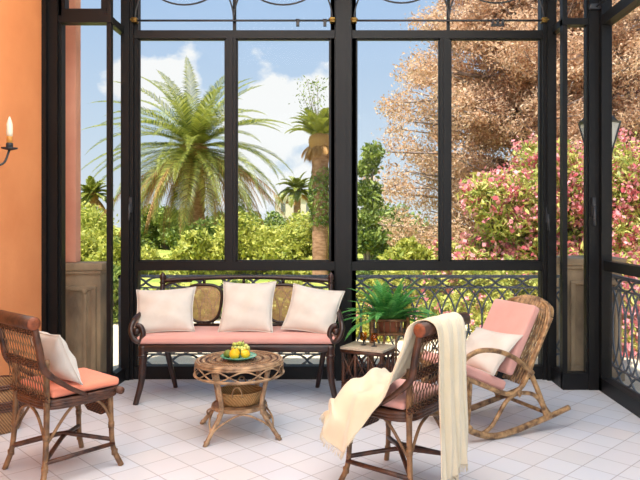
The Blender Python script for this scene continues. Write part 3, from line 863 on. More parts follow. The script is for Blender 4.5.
# ------------------------------------------------------------------ rocking chair
RO = Vector((.857, 3.765, 0)); RA = math.atan2(.408, .913)
def rocker():
    t = thing('rocking_chair', 'honey rattan rocking chair with pink pads beside the right window', 'rocking chair', RO, RA)
    W = .47
    for y in (0.0, W):
        m = MB(); P = spline([(-.30, y, .20), (-.245, y, .125), (-.16, y, .062), (-.02, y, .019), (.12, y, .028), (.26, y, .055), (.40, y, .083), (.545, y, .118)], 8)
        m.tube(P, [.015, .017, .019, .019, .019, .018, .017], 10); m.build('runner', 'rattan_light', t)
        # arm that sweeps down into the rear support
        m = MB(); P = spline([(-.215, y, .40), (-.235, y, .44), (-.205, y, .485), (-.13, y, .517), (-.04, y, .517), (.06, y, .492), (.16, y, .44), (.235, y, .375), (.29, y, .28), (.345, y, .16), (.392, y, .075)], 8)
        m.tube(P, [.0145, .0145, .0145, .015, .016, .0165], 10); m.build('armrest', 'rattan_light', t)
        # doubled pole behind it
        m = MB(); P = spline([(.262, y + .022, .36), (.31, y + .022, .27), (.36, y + .022, .16), (.412, y + .02, .09)], 6); m.tube(P, .013, 8)
        # the big S hoop
        P = spline([(-.20, y, .365), (-.21, y, .24), (-.20, y, .13), (-.165, y, .065), (-.10, y, .045), (-.035, y, .075), (.02, y, .14), (.07, y, .205), (.13, y, .24), (.20, y, .246), (.275, y, .225), (.33, y, .17), (.365, y, .085)], 8)
        m.tube(P, .0125, 9)
        P = spline([(-.165, y + .015, .36), (-.175, y + .012, .24), (-.185, y + .01, .13), (-.20, y, .09)], 6); m.tube(P, .012, 8)
        for q in ((.25, .36), (.385, .09), (.165, .25), (-.19, .09)): m.tube([(q[0] - .012, y, q[1] - .01), (q[0] + .012, y, q[1] + .01)], .021, 8)
        m.build('side_hoop', 'rattan_light', t)
        # seat and back side rail: one bent pole
        m = MB(); P = spline([(-.235, y, .385), (-.10, y, .325), (.03, y, .268), (.12, y, .25), (.20, y, .30), (.27, y, .43), (.345, y, .57), (.405, y, .68)], 8); m.tube(P, .0145, 9)
        m.build('side_rail', 'rattan_light', t)
    # cross slats bent in hoops: wrapped seat and back
    m = MB()
    for q in np.linspace(0, 1, 9):
        x, z = -.235 + .30 * q, .385 - .13 * q
        m.tube([(x, 0, z), (x, W / 2, z - .008), (x, W, z)], .0085, 7)
    m.build('seat_slats', 'rattan_light', t)
    m = MB(); c = W / 2
    for k in range(9):
        # nested hoops running up one side, round the head and down the other
        s = 1 - k * .105
        y0, y1 = c - c * s * 1.03, c + c * s * 1.03
        zt_, xt = .765 - k * .006, .452
        pts = [(.19, y0, .29), (.265, y0, .43), (.345, y0, .575), (.395, y0 + .012 * s, .675), (.435, y0 + .075 * s, .745 - k * .004), (xt, c, zt_), (.435, y1 - .075 * s, .745 - k * .004), (.395, y1 - .012 * s, .675), (.345, y1, .575), (.265, y1, .43), (.19, y1, .29)]
        off = k * .0015
        m.tube(spline([(p[0] + off, p[1], p[2]) for p in pts], 6), .0105 if k == 0 else .0075, 7)
    for q in np.linspace(.05, .98, 9):
        x = .20 + .20 * q + .018; z = .31 + .36 * q
        m.tube([(x, .005, z), (x + .012, c, z), (x, W - .005, z)], .006, 7)
    m.build('backrest', 'rattan_light', t)
    # wrapped head: short bands across the top hoops
    m = MB()
    for a in np.linspace(-.78, .78, 17):
        y = c + a * c * .93
        top = .765 - .085 * abs(a) ** 2.6
        m.tube(spline([(.40, y, top - .075), (.43, y, top - .02), (.455, y, top + .012), (.472, y, top - .01), (.468, y, top - .05)], 4), .0105, 7)
    m.build('head_wrap', 'rattan_light', t)
    m = MB()
    for x, z in ((-.20, .13), (.385, .10), (.12, .235), (-.235, .385)):
        m.tube([(x, 0, z), (x, W, z)], .0125, 8)
    m.build('stretcher', 'rattan_light', t)
    # pads
    ang = math.atan2(-.13, .30)
    mt = Matrix.Translation((-.245, W / 2, .415)) @ Matrix.Rotation(-ang, 4, 'Y')
    MB().rbox(0, .365, -.205, .205, -.012, .046, .018, 4, mt, puff=.006).build('seat_pad', 'pink', t)
    ang2 = math.atan2(.36, .195)
    mt = Matrix.Translation((.155, W / 2, .335)) @ Matrix.Rotation(-ang2, 4, 'Y')
    MB().rbox(0, .445, -.20, .20, .004, .062, .018, 4, mt, puff=.006).build('back_pad', 'pink', t)
rocker()
def rloc(x, y, z):
    c, s = math.cos(RA), math.sin(RA)
    return Vector((RO.x + c * x - s * y, RO.y + s * x + c * y, z))
pillow('cream cushion lying against the back pad of the rocking chair', rloc(-.02, .225, .358), math.radians(46), RA - PI / 2, math.radians(-3), .44, .31, .11, 9)

# ------------------------------------------------------------------ side table, glasses, plant
ST = Vector((-.04, 4.50, 0)); SA = math.atan2(-.136, .268)
def side_table():
    t = thing('side_table', 'small bamboo side table with lattice sides and a stone top', 'table', ST, SA)
    w, d, h = .30, .21, .385
    MB().rbox(-.012, w + .012, -.012, d + .012, h - .012, h + .006, .004).build('tabletop', 'stonetop', t)
    m = MB()
    for y in (0, d): m.tube([(0, y, h - .026), (w, y, h - .026)], .013, 8)
    for x in (0, w): m.tube([(x, 0, h - .026), (x, d, h - .026)], .013, 8)
    m.build('apron', 'rattan_dark', t)
    for x in (.006, w - .006):
        for y in (.006, d - .006):
            m = MB(); sx = -1 if x < .1 else 1; sy = -1 if y < .1 else 1
            P = spline([(x, y, h - .015), (x, y, .18), (x + sx * .004, y + sy * .004, .08), (x + sx * .014, y + sy * .012, 0)], 6)
            m.tube(P, .0125, 9)
            for z in (.09, .2, .3): m.tube([(x, y, z - .004), (x, y, z + .004)], .0145, 9)
            m.build('leg', 'rattan_dark', t)
    def face(p0, p1, n):
        m = MB(); p0, p1 = Vector(p0), Vector(p1)
        for i in range(n):
            a, b = p0.lerp(p1, i / n), p0.lerp(p1, (i + 1) / n)
            for z0, z1 in ((.15, .345),):
                m.tube([(a.x, a.y, z0), (b.x, b.y, z1)], .005, 6); m.tube([(a.x, a.y, z1), (b.x, b.y, z0)], .005, 6)
        for i in range(1, n):
            a = p0.lerp(p1, i / n); m.tube([(a.x, a.y, .13), (a.x, a.y, h - .02)], .009, 7)
        for z in (.14,): m.tube([(p0.x, p0.y, z), (p1.x, p1.y, z)], .009, 7)
        m.build('lattice', 'rattan_dark', t)
    face((0, 0, 0), (w, 0, 0), 3); face((w, 0, 0), (w, d, 0), 2); face((0, d, 0), (w, d, 0), 3); face((0, 0, 0), (0, d, 0), 2)
side_table()
def goblet(label, x, y):
    t = thing('goblet', label, 'glass', (x, y, .392), 0, 'amber goblets')
    MB().lathe([(.021, 0), (.021, .003), (.006, .007), (.004, .012), (.004, .026), (.009, .031)], seg=20).build('foot', 'iron', t)
    MB().lathe([(.004, .030), (.021, .034), (.024, .045), (.0245, .088), (.0225, .088), (.022, .047), (.019, .038), (.003, .034)], seg=24, cap=False).build('bowl', 'amber', t)
goblet('amber glass goblet on the stone table top, nearer the settee', .108, 4.545)
goblet('amber glass goblet on the stone table top, nearer the wicker chair', .182, 4.50)

PS = Vector((.30, 4.74, 0))
def plant_stand():
    t = thing('plant_stand', 'slatted bamboo plant stand holding a fern before the window', 'plant stand', PS)
    w, d = .128, .11
    for sx in (-1, 1):
        for sy in (-1, 1):
            m = MB(); P = [(sx * w, sy * d, 0), (sx * w, sy * d, .30), (sx * w, sy * d, .575)]
            m.tube(P, .0135, 9)
            for z in (.1, .25, .4, .52): m.tube([(sx * w, sy * d, z - .004), (sx * w, sy * d, z + .004)], .0155, 9)
            m.build('leg', 'rattan_mid', t)
    m = MB()
    for z in (.55, .45, .14):
        for y in (-d, d): m.tube([(-w, y, z), (w, y, z)], .009, 8)
        for x in (-w, w): m.tube([(x, -d, z), (x, d, z)], .009, 8)
        m.build('rail', 'rattan_mid', t); m = MB()
    MB().box(-w, w, -d, d, .445, .455).build('shelf', 'rattan_mid', t)
    for k in range(5):
        x = -w + 2 * w * (k + 1) / 6
        for y in (-d, d): MB().tube([(x, y, .45), (x, y, .55)], .005, 7).build('slat', 'rattan_mid', t)
    m = MB(); P = []
    for k in range(2):
        x = -w + 2 * w * (k + 1) / 3
        m.tube([(x, -d, .45), (x, -d, 0.14)], .008, 7)
    m.build('spindle', 'rattan_mid', t)
plant_stand()

def frond_mesh(mb, mb2, o, az, el, L, droop, lmax, n, wd, rr, vee=.25, fwd=.75, base=.08, rnd=random, curl=0.0, hang=.25):
    """feather leaf: rachis into mb2, leaflets into mb"""
    o = Vector(o)
    H = Vector((math.cos(az), math.sin(az), 0)); S = Vector((-math.sin(az), math.cos(az), 0))
    N = 14
    p = o.copy(); pts = [p.copy()]; dirs = []
    for i in range(N):
        t = (i + .5) / N
        e = el - droop * t ** 1.35
        d = H * math.cos(e) + Vector((0, 0, math.sin(e))) + S * curl * t
        d.normalize(); dirs.append(d)
        p = p + d * (L / N); pts.append(p.copy())
    mb2.tube(pts, [rr, rr * .8, rr * .5, rr * .2], 5)
    for k in range(n):
        t = base + (1 - base) * (k + .5) / n
        x = t * N; i = min(int(x), N - 1)
        q = pts[i].lerp(pts[i + 1], x - i); d = dirs[i]
        up = S.cross(d); up = up if up.z > 0 else -up
        ll = lmax * (math.sin(PI * min(1, .12 + .9 * (t ** .8))) ** .7 + .06)
        for s in (-1, 1):
            ld = (S * s * (1 - fwd * .55 * (.4 + t)) + d * fwd * (.45 + .5 * t) + up * vee).normalized()
            l = ll * rnd.uniform(.85, 1.1)
            mid = q + ld * l * .5; end = q + ld * l + Vector((0, 0, -hang * l * rnd.uniform(.5, 1.2)))
            wv = d * (wd / 2)
            mb.add([q - wv * .6, q + wv * .6, mid + wv, mid - wv, end], [(0, 1, 2, 3), (3, 2, 4)], False)

def fern():
    t = thing('potted_fern', 'lush green fern with arching fronds in the bamboo stand', 'plant', (PS.x, PS.y, .4555))
    MB().lathe([(.07, 0), (.085, .075), (.09, .09), (.08, .09), (.075, .07), (.001, .07)], seg=24, cap=False).build('pot', 'soil', t)
    r = random.Random(11)
    for k in range(100):
        a = r.uniform(0, 2 * PI)
        el = math.radians(r.choice([r.uniform(60, 88), r.uniform(30, 65), r.uniform(5, 40)]))
        L = r.uniform(.30, .45) if el < 1.0 else r.uniform(.30, .46)
        if math.sin(a) > .2: L *= .82
        mb, mb2 = MB(), MB()
        frond_mesh(mb, mb2, (math.cos(a) * .03, math.sin(a) * .03, .075), a, el, L * .92, r.uniform(.6, 1.35), r.uniform(.036, .050), 30, .012, .0022, .12, .5, .06, r, r.uniform(-.3, .3), .15)
        mb.add(mb2.v, mb2.f, True)
        mb.build('frond', 'fern', t)
fern()

# ------------------------------------------------------------------ wicker basket by the orange wall
t = thing('wicker_basket', 'tall round wicker basket with a dark band against the orange wall', 'basket', (-2.115, 3.93, 0))
m = MB(); m.lathe([(.001, .0), (.115, .0), (.125, .02), (.145, .12), (.15, .2), (.148, .285), (.138, .285), (.138, .2), (.115, .03), (.001, .02)], seg=40, cap=False); m.build('body', 'weave_basket', t)
m = MB()
for z, r in ((.275, .150), (.288, .146)): m.tube([(r * math.cos(a), r * math.sin(a), z) for a in np.linspace(0, 2 * PI, 40, endpoint=False)], .008, 8, closed=True)
m.build('rim', 'weave_basket_band', t)
m = MB()
for z in (.145, .16, .175, .19): m.tube([(.150 * math.cos(a), .150 * math.sin(a), z) for a in np.linspace(0, 2 * PI, 40, endpoint=False)], .009, 8, closed=True)
m.build('band', 'weave_basket_band', t)

# ------------------------------------------------------------------ terrace outside
o = MB().box(-60, 60, -8, 9.0, -.35, -.06).build('ground', 'gravel'); struct(o, 'pale gravel terrace outside the windows')
o = MB().box(-80, 80, 9.0, 90, -.35, -.05).build('lawn', 'lawn'); struct(o, 'dry garden ground beyond the terrace')

def pier(label, x0, x1, y0, y1, zt):
    t = thing('stone_pier', label, 'pier', ((x0 + x1) / 2, (y0 + y1) / 2, -.06), 0, 'stone piers of the terrace balustrade')
    w, d = (x1 - x0) / 2, (y1 - y0) / 2
    m = MB(); m.rbox(-w, w, -d, d, 0, zt - .08, .008)
    # sunken arched panel on the front, framed by raised mouldings
    for x in (-w + .03, w - .07): m.rbox(x, x + .04, -d - .022, -d + .01, .12, zt - .20, .008)
    m.rbox(-w + .03, w - .03, -d - .022, -d + .01, .08, .125, .008)
    m.rbox(w - .135, w - .105, -d - .014, -d + .01, .14, zt - .24, .008); m.rbox(-w + .03, w - .03, -d - .022, -d + .01, zt - .22, zt - .185, .008)
    m.ball((w - .12, -d - .006, zt - .225), .024)
    m.build('shaft', 'stone', t)
    m = MB(); m.rbox(-w - .01, w + .01, -d - .02, d + .02, zt - .09, zt - .06, .008); m.rbox(-w - .025, w + .025, -d - .035, d + .035, zt - .062, zt, .012)
    m.build('cap', 'stone', t)
    m = MB(); m.rbox(-w - .015, w + .015, -d - .03, d + .02, 0, .09, .01); m.build('plinth', 'stone', t)
pier('weathered stone pier outside the narrow left window', -2.40, -1.965, 5.16, 5.3, .985)
pier('weathered stone pier outside the right corner window', 1.80, 2.26, 5.36, 5.72, 1.01)
o = MB().rbox(-2.52, -2.17, 5.18, 5.285, .925, 4.2, .01).build('wall_exterior', 'pinkwall'); struct(o, 'pink plastered outer column above the left stone pier')

def railing(label, A, B, zt):
    A, B = Vector(A), Vector(B)
    Lr = (B - A).length; a = math.atan2(B.y - A.y, B.x - A.x)
    t = thing('balcony_railing', label, 'railing', (A.x, A.y, -.06), a, 'iron railings round the terrace')
    z0 = .10; zt = zt + .06
    MB().box(0, Lr, -.014, .014, zt - .022, zt).build('top_rail', 'rail_iron', t)
    m = MB(); m.box(0, Lr, -.008, .008, zt - .112, zt - .10); m.box(0, Lr, -.008, .008, z0 + .10, z0 + .112); m.build('middle_rail', 'rail_iron', t)
    MB().box(0, Lr, -.012, .012, z0 - .012, z0 + .006).build('bottom_rail', 'rail_iron', t)
    n = max(2, round(Lr / .1125)); s = Lr / n
    m = MB(); r = .0074
    za, zb = z0 + .105, zt - .105
    for i in range(0, n + 1):
        c = i * s
        for q in (-1, 1):
            pts = []
            for k in range(25):
                v = -1 + 2 * k / 24
                x = c + q * s * (1 - abs(v) ** 2.6)
                if -1e-4 <= x <= Lr + 1e-4: pts.append((x, 0, (za + zb) / 2 + v * (zb - za) / 2))
            if len(pts) > 2: m.tube(pts, r, 5)
    for zc, h in ((zt - .062, .040), (z0 + .053, .047)):
        i = 0
        while i + 2 <= n:
            c = (i + 1) * s
            m.tube([(c + s * .98 * math.cos(b), 0, zc + h * math.sin(b)) for b in np.linspace(0, 2 * PI, 28, endpoint=False)], r, 5, closed=True)
            # pairs of arcs crossing between the ovals
            if i + 3 <= n:
                d = c + s
                for q in (-1, 1): m.tube([(d - q * s * .55, 0, zc - h), (d - q * s * .12, 0, zc - h * .25), (d + q * s * .12, 0, zc + h * .25), (d + q * s * .55, 0, zc + h)], r, 5)
            i += 2
    m.build('tracery', 'rail_iron', t)
    for x in (0.015, Lr - .015):
        MB().box(x - .014, x + .014, -.014, .014, 0, zt).build('post', 'rail_iron', t)
railing('iron railing with pointed arches outside the back windows', (-1.91, 5.42, 0), (1.79, 5.42, 0), .805)
railing('iron railing with pointed arches outside the right glass wall', (2.04, 5.34, 0), (2.04, 1.2, 0), .845)

# lantern on its post, standing on the right pier
lc = Vector((2.135, 5.52, .95))
t = thing('garden_lantern', 'black six sided lantern with frosted panes outside the right corner', 'lantern', lc)
MB().tube([(0, 0, 0), (0, 0, .83)], .016, 12).build('post', 'iron', t)
m = MB()
zb, zt_ = .86, 1.135
def hexr(r, z): return [Vector((r * math.cos(PI / 6 + k * PI / 3), r * math.sin(PI / 6 + k * PI / 3), z)) for k in range(6)]
lo, hi = hexr(.09, zb), hexr(.165, zt_)
for k in range(6):
    m.tube([lo[k], hi[k]], .009, 6); m.tube([lo[k], lo[(k + 1) % 6]], .009, 6); m.tube([hi[k], hi[(k + 1) % 6]], .010, 6)
m.lathe([(.02, .82), (.06, .83), (.09, .86), (.001, .862)], seg=6)
m.build('cage', 'iron', t)
m = MB(); m.lathe([(.185, zt_), (.12, zt_ + .06), (.06, zt_ + .10), (.055, zt_ + .125), (.075, zt_ + .13), (.02, zt_ + .16), (.004, zt_ + .19)], seg=6); m.build('roof', 'iron', t)
for k in range(6):
    a, b, c, d = lo[k] * 1, lo[(k + 1) % 6] * 1, hi[(k + 1) % 6] * 1, hi[k] * 1
    inn = lambda p: Vector((p.x * .97, p.y * .97, p.z))
    MB().add([a, b, c, d, inn(a), inn(b), inn(c), inn(d)], [(0, 1, 2, 3), (7, 6, 5, 4), (0, 4, 5, 1), (1, 5, 6, 2), (2, 6, 7, 3), (3, 7, 4, 0)], False).build('pane', 'lantern_glass', t)

# ------------------------------------------------------------------ garden
def leaf_mesh(name, m, parent, P, size, rng, aspect=.45, jitter=.4, curl=.25):
    """one mesh of many small folded leaves at the points P (numpy n x 3)"""
    n = len(P)
    d = rng.normal(size=(n, 3)); d /= np.linalg.norm(d, axis=1, keepdims=True)
    e = rng.normal(size=(n, 3)); e -= d * (d * e).sum(1, keepdims=True); e /= np.linalg.norm(e, axis=1, keepdims=True)
    nn = np.cross(d, e)
    s = size * (1 + jitter * rng.uniform(-1, 1, (n, 1)))
    a = P - d * s / 2; b = P + e * s * aspect / 2 + nn * s * curl * .2; c = P + d * s / 2; f = P - e * s * aspect / 2 + nn * s * curl * .2
    V = np.stack([a, b, c, f], 1).reshape(-1, 3).astype(np.float32)
    me = bpy.data.meshes.new(name)
    me.vertices.add(4 * n); me.vertices.foreach_set('co', V.ravel())
    me.loops.add(4 * n); me.loops.foreach_set('vertex_index', np.arange(4 * n, dtype=np.int32))
    me.polygons.add(n); me.polygons.foreach_set('loop_start', np.arange(0, 4 * n, 4, dtype=np.int32)); me.polygons.foreach_set('loop_total', np.full(n, 4, dtype=np.int32))
    me.update(calc_edges=True)
    me.materials.append(M[m])
    return link(name, me, parent)

def clump_points(centers, radii, n, rng, squash=.8, shell=.55):
    k = len(centers)
    idx = rng.choice(k, n, p=(np.array(radii) ** 2) / (np.array(radii) ** 2).sum())
    d = rng.normal(size=(n, 3)); d /= np.linalg.norm(d, axis=1, keepdims=True)
    r = (shell + (1 - shell) * rng.uniform(0, 1, (n, 1)) ** .6) * np.array(radii)[idx][:, None]
    d[:, 2] *= squash
    return np.array(centers)[idx] + d * r * (1 + .18 * rng.normal(size=(n, 1)))

def bush(name, label, cat, x, y, w, h, m, n, size, seed, group=None, blossoms=0, bm='blossom', bsize=.07, depth=None, clumps=26, z0=-.05, aspect=.5, trunk=True):
    rng = np.random.default_rng(seed)
    t = thing(name, label, cat, (x, y, z0), 0, group)
    depth = depth or w * .8
    C, R = [], []
    while len(C) < clumps:
        q = rng.uniform(-1, 1, 3); q[2] = rng.uniform(0, 1)
        if q[0] ** 2 + q[1] ** 2 + (q[2] ** 2) * .9 < 1:
            rr = rng.uniform(.16, .30) * min(w, h)
            C.append((q[0] * (w / 2 - rr * .6), q[1] * (depth / 2 - rr * .6), max(rr * .8, q[2] * (h - rr)))); R.append(rr)
    P = clump_points(C, R, n, rng); P[:, 2] = np.maximum(P[:, 2], .01)
    if trunk:
        mb = MB()
        for i in range(min(len(C), 12)):
            c = C[i]; mb.tube(spline([(c[0] * .12, c[1] * .12, 0), (c[0] * .5, c[1] * .5, c[2] * .5), c], 4), [.03 * h / 1.5, .018 * h / 1.5, .008], 5)
        mb.build('stems', 'bark', t)
    leaf_mesh('foliage', m, t, P, size, rng, aspect)
    if blossoms:
        k = blossoms // 9
        base = clump_points(C, R, k, rng, shell=.95)
        Q = (base[:, None, :] + rng.normal(size=(k, 9, 3)) * bsize * .7).reshape(-1, 3)
        Q[:, 2] = np.maximum(Q[:, 2], .02)
        leaf_mesh('blossoms', bm, t, Q, bsize, rng, .9)
    return t

def palm(label, x, y, zc, tr, fl, nf, nd, seed, lm=.42, wd=.045, trunk_tilt=0.0, green='palm_green', bulge=1.0, dl=1.0, skirt=True, eltop=85, ellow=-25):
    r = random.Random(seed)
    t = thing('palm_tree', label, 'palm tree', (x, y, -.05), 0, 'palms in the garden')
    m = MB(); n = 22; prof = []
    P = [(trunk_tilt * (1 - i / n), 0, zc * i / n) for i in range(n + 1)]
    R = [tr * (1.12 if i == 0 else 1.0) * (1 + .06 * (i % 2)) * (1 + (bulge - 1) * max(0, (i / n - .45)) / .55) for i in range(n + 1)]
    m.tube(P, R, 16); m.build('trunk', 'palm_trunk', t)
    m = MB(); pr = []
    for i in range(15):
        q = i / 14
        pr.append((tr * (1.08 * bulge + .32 * math.sin(q * PI)) * (1 - q ** 5 * .9) * (1 + .07 * (i % 2)), zc - tr * 1.2 + q * tr * 2.6))
    m.lathe(pr, (0, 0, 0), 18); m.build('crown_base', 'palm_dry', t, 'tan stubs of old fronds')
    for k in range(nf):
        u = (k + .5) / nf
        el = math.radians(eltop - (eltop - ellow) * u ** .8 + r.uniform(-8, 8))
        az = k * 2.39996 + r.uniform(-.2, .2)
        L = fl * r.uniform(.88, 1.1) * (.85 + .2 * min(1, u * 2))
        mb, mb2 = MB(), MB()
        frond_mesh(mb, mb2, (tr * .5 * math.cos(az), tr * .5 * math.sin(az), zc + .12 - .25 * u * tr * 2), az, el, L, r.uniform(.85, 1.35), lm, 60, wd, tr * .13, .3, .8, .03, r, r.uniform(-.15, .15), .3)
        f = mb.build('frond', green, t)
    for k in range(nd):
        az = k * 2.39996 + r.uniform(-.3, .3)
        mb, mb2 = MB(), MB()
        frond_mesh(mb, mb2, (tr * .9 * math.cos(az), tr * .9 * math.sin(az), zc - .1), az, math.radians(r.uniform(-45, -10)), fl * r.uniform(.6, .95) * dl, r.uniform(.7, 1.1), lm * .75, 30, wd, tr * .10, -.1, .9, .1, r, 0, .8)
        mb.add(mb2.v, mb2.f, True)
        mb.build('dry_frond', 'palm_dry', t, 'withered tan frond')
    return t
palm('large date palm with arching fronds behind the left window', -4.26, 18, 3.2, .20, 2.95, 92, 44, 21, bulge=1.5, trunk_tilt=.15, dl=1.25, wd=.032, lm=.38, ellow=-42)
p2 = palm('slender palm with shaggy trunk near the central window post', -.60, 14, 3.0, .165, 0.75, 34, 20, 22, lm=.20, wd=.020, bulge=1.1, dl=.6, eltop=89, ellow=38)
rng = np.random.default_rng(5)
th = rng.uniform(0, 2 * PI, 1500); zz = rng.uniform(1.15, 2.4, 1500)
rr = .17 + .10 * np.sin((zz - 1.1) / 1.3 * PI) * rng.uniform(.3, 1.2, 1500)
leaf_mesh('ivy', 'bush_green', p2, np.stack([rr * np.cos(th) + .02, rr * np.sin(th), zz], 1), .075, rng, .7)
rng = np.random.default_rng(6)
m = MB()
for k in range(7):
    q = rng.normal(size=3) * .16
    m.tube(spline([(0, 0, 3.0), (-.12 + q[0] * .4, q[1] * .4, 3.5), (-.28 + q[0], q[1], 4.15 + q[2])], 5), [.014, .009, .004], 5)
m.build('shoot_stems', 'bark', p2)
zz = rng.uniform(3.2, 4.35, 420); sp_ = .12 + .25 * (zz - 3.2)
leaf_mesh('wispy_shoots', 'bush_green', p2, np.stack([rng.normal(-.22, 1, 420) * sp_ * .6 - .1, rng.normal(0, 1, 420) * sp_ * .5, zz], 1), .07, rng, .35)
palm('small distant palm standing before the cream building', -2.35, 30, 2.55, .16, 1.0, 30, 4, 23, lm=.3, wd=.05)
palm('small distant palm seen through the narrow left window', -11.8, 30, 2.35, .2, 1.1, 30, 6, 24, lm=.3, wd=.05)

t = thing('garden_building', 'cream flat roofed house far off behind the shrubs', 'building', (-3.35, 41, -.05))
m = MB(); m.box(-1.25, 1.35, 0, 3, 0, 2.62); m.build('wall', 'building', t)
m = MB(); m.box(-1.35, 1.45, -.1, 3.1, 2.62, 2.80); m.build('roof', 'building', t)
for x in (-.75, .15, .85): MB().box(x - .14, x + .14, -.04, .02, 1.7, 2.25).build('window', 'shutter', t)

# the big brown conifer on the right
def brown_tree():
    rng = np.random.default_rng(31)
    X, Y, H = 5.2, 17.0, 9.4
    t = thing('conifer_tree', 'huge conifer with dry rust brown foliage filling the right windows', 'tree', (X, Y, -.05))
    C, R, tips = [], [], []
    mb = MB()
    mb.tube(spline([(0, 0, 0), (.1, 0, 3), (0, .1, 6), (.1, 0, 9)], 6), [.45, .33, .2, .05], 12)
    for k in range(270):
        z = rng.uniform(.3, 8.8)
        reach = 4.9 * (1 - z / 9.8) ** .55 + .5
        az = rng.uniform(0, 2 * PI)
        if math.sin(az) > .55: az = -az
        d = np.array([math.cos(az), math.sin(az) * .8, 0])
        e = reach * rng.uniform(.72, 1.03)
        tip = np.array([d[0] * e, d[1] * e, z + rng.uniform(-.1, .55)])
        b0 = (0, 0, max(.3, z - .5))
        P = spline([b0, tuple(d * e * .45 + np.array([0, 0, z - .1])), tuple(tip)], 5)
        mb.tube(P, [.07, .045, .015], 5)
        for q in np.linspace(.42, 1.0, 6):
            c = P[min(len(P) - 1, int(q * (len(P) - 1)))]
            if rng.uniform() < .86:
                C.append((c.x + rng.normal() * .22, c.y + rng.normal() * .22, c.z + rng.normal() * .18)); R.append(rng.uniform(.26, .56))
        # bare twigs
        for _ in range(3):
            i = rng.integers(3, len(P) - 1); c = P[i]; v = Vector((rng.normal(), rng.normal(), rng.normal() * .6)) * .4
            mb.tube([c, c + v * .6, c + v + Vector((0, 0, .1))], [.014, .010, .004], 4)
    mb.build('trunk', 'bark', t, 'grey trunk and bare branches')
    P = clump_points(C, R, 420000, rng, .75, .25)
    P[:, 2] = np.maximum(P[:, 2], .05)
    leaf_mesh('crown', 'brown_leaf', t, P, .085, rng, .42, .5)
brown_tree()

# oleanders in flower
og = 'pink flowering bushes beyond the right windows'
bush('oleander_bush', 'tall pink flowering bush left of its row, before the brown tree', 'bush', 2.62, 11.2, 1.9, 2.55, 'olean_leaf', 17000, .13, 41, og, 7000, bsize=.075, aspect=.3)
bush('oleander_bush', 'tall pink flowering bush in the middle of the right back window', 'bush', 3.7, 11.6, 2.2, 2.95, 'olean_leaf', 20000, .13, 42, og, 10500, bsize=.075, aspect=.3)
bush('oleander_bush', 'tall pink flowering bush behind the lantern', 'bush', 5.0, 11.6, 2.3, 3.1, 'olean_leaf', 20000, .13, 43, og, 10500, bsize=.075, aspect=.3)
bush('oleander_bush', 'tall pink flowering bush farthest right, behind the side glass wall', 'bush', 6.6, 12.0, 2.5, 3.5, 'olean_leaf', 20000, .13, 44, og, 10500, bsize=.08, aspect=.3)
bush('oleander_bush', 'low pink flowering bush close to the right railing', 'bush', 3.75, 8.1, 1.6, 1.15, 'olean_leaf', 9000, .11, 45, og, 5600, bsize=.07, aspect=.3)
bush('oleander_bush', 'small pink flowering bush between the brown tree and the middle post', 'bush', 1.75, 11.6, .75, 1.15, 'olean_leaf', 2200, .12, 46, og, 700, bsize=.07, aspect=.3)

tr_ = bush('leafy_tree', 'slim dark green tree right of the central window post', 'tree', .43, 13.2, .85, 2.9, 'bush_green', 7500, .11, 51, None, clumps=34)

sg = 'yellow green shrubs across the garden'
sh = [  # x, y, w, h, label
    (-1.05, 14.6, 1.6, 1.55, 'yellow green shrub at the foot of the slender palm'),
    (-2.25, 15.2, 1.9, 1.75, 'broad yellow green shrub between the two palms'),
    (-3.3, 14.2, 1.2, 1.2, 'yellow green shrub just right of the date palm trunk'),
    (-5.2, 15.2, 1.7, 1.0, 'yellow green shrub left of the date palm trunk'),
    (-6.8, 15.6, 2.0, 1.2, 'yellow green shrub behind the left window post'),
    (-7.55, 19.0, 2.4, 1.75, 'tall yellow green shrub seen through the narrow left window'),
    (-8.6, 21.5, 2.6, 2.0, 'pale shrub below the distant palm in the narrow left window'),
    (1.15, 12.6, 1.2, 1.0, 'yellow green shrub under the brown tree'),
]
for i, (x, y, w, h, lb) in enumerate(sh):
    bush('garden_shrub', lb, 'shrub', x, y, w, h, 'bush_yellow', 8000, .12, 60 + i, sg)
lg = 'low border plants behind the back railing'
lowl = ['low leafy border plant behind the left end of the back railing', 'low leafy border plant behind the left settee cushion', 'low leafy border plant behind the middle settee cushion',
        'low leafy border plant behind the right settee cushion', 'low leafy border plant behind the central window post', 'low leafy border plant behind the fern', 'low leafy border plant right of the fern', 'low leafy border plant behind the rocking chair back']
for i, lb in enumerate(lowl):
    x = -3.0 + i * .78 + random.uniform(-.1, .1)
    y = 8.6 + random.uniform(-.3, .4)
    bush('border_plant', lb, 'plant', x, y, .95, random.uniform(.62, .85), 'bush_yellow' if i not in (0, 2) else 'bush_green', 4200, .075, 80 + i, lg, 260 if i > 4 else 0, 'blossom', .05, clumps=20)
dg = 'round trees along the far side of the garden'
for i, (x, y, w, h, lb) in enumerate([(-11.3, 27, 3.6, 2.0, 'round far tree at the left, behind the narrow window'), (-7.6, 28, 4.2, 2.3, 'round far tree left of the date palm'), (-4.4, 27, 4.6, 2.2, 'round far tree behind the date palm trunk'), (-1.6, 26, 3.4, 1.95, 'round far tree between the date palm and the slender palm'), (1.6, 25, 3.6, 2.4, 'round far tree behind the slim green tree')]):
    bush('distant_tree', lb, 'tree', x, y, w, h, 'bush_yellow' if i in (0, 3) else 'bush_green', 9000, .20, 120 + i, dg, clumps=40)
for i, (x, y, lb) in enumerate([(.35, 7.3, 'bright low plant on the gravel behind the plant stand'), (1.05, 7.5, 'bright low plant on the gravel behind the throw covered chair'), (1.75, 7.3, 'bright low plant on the gravel behind the rocking chair')]):
    bush('border_plant', lb, 'plant', x, y, .85, .52, 'bush_yellow', 3200, .06, 140 + i, 'bright low plants close to the railing', 200, 'blossom', .045, clumps=18)
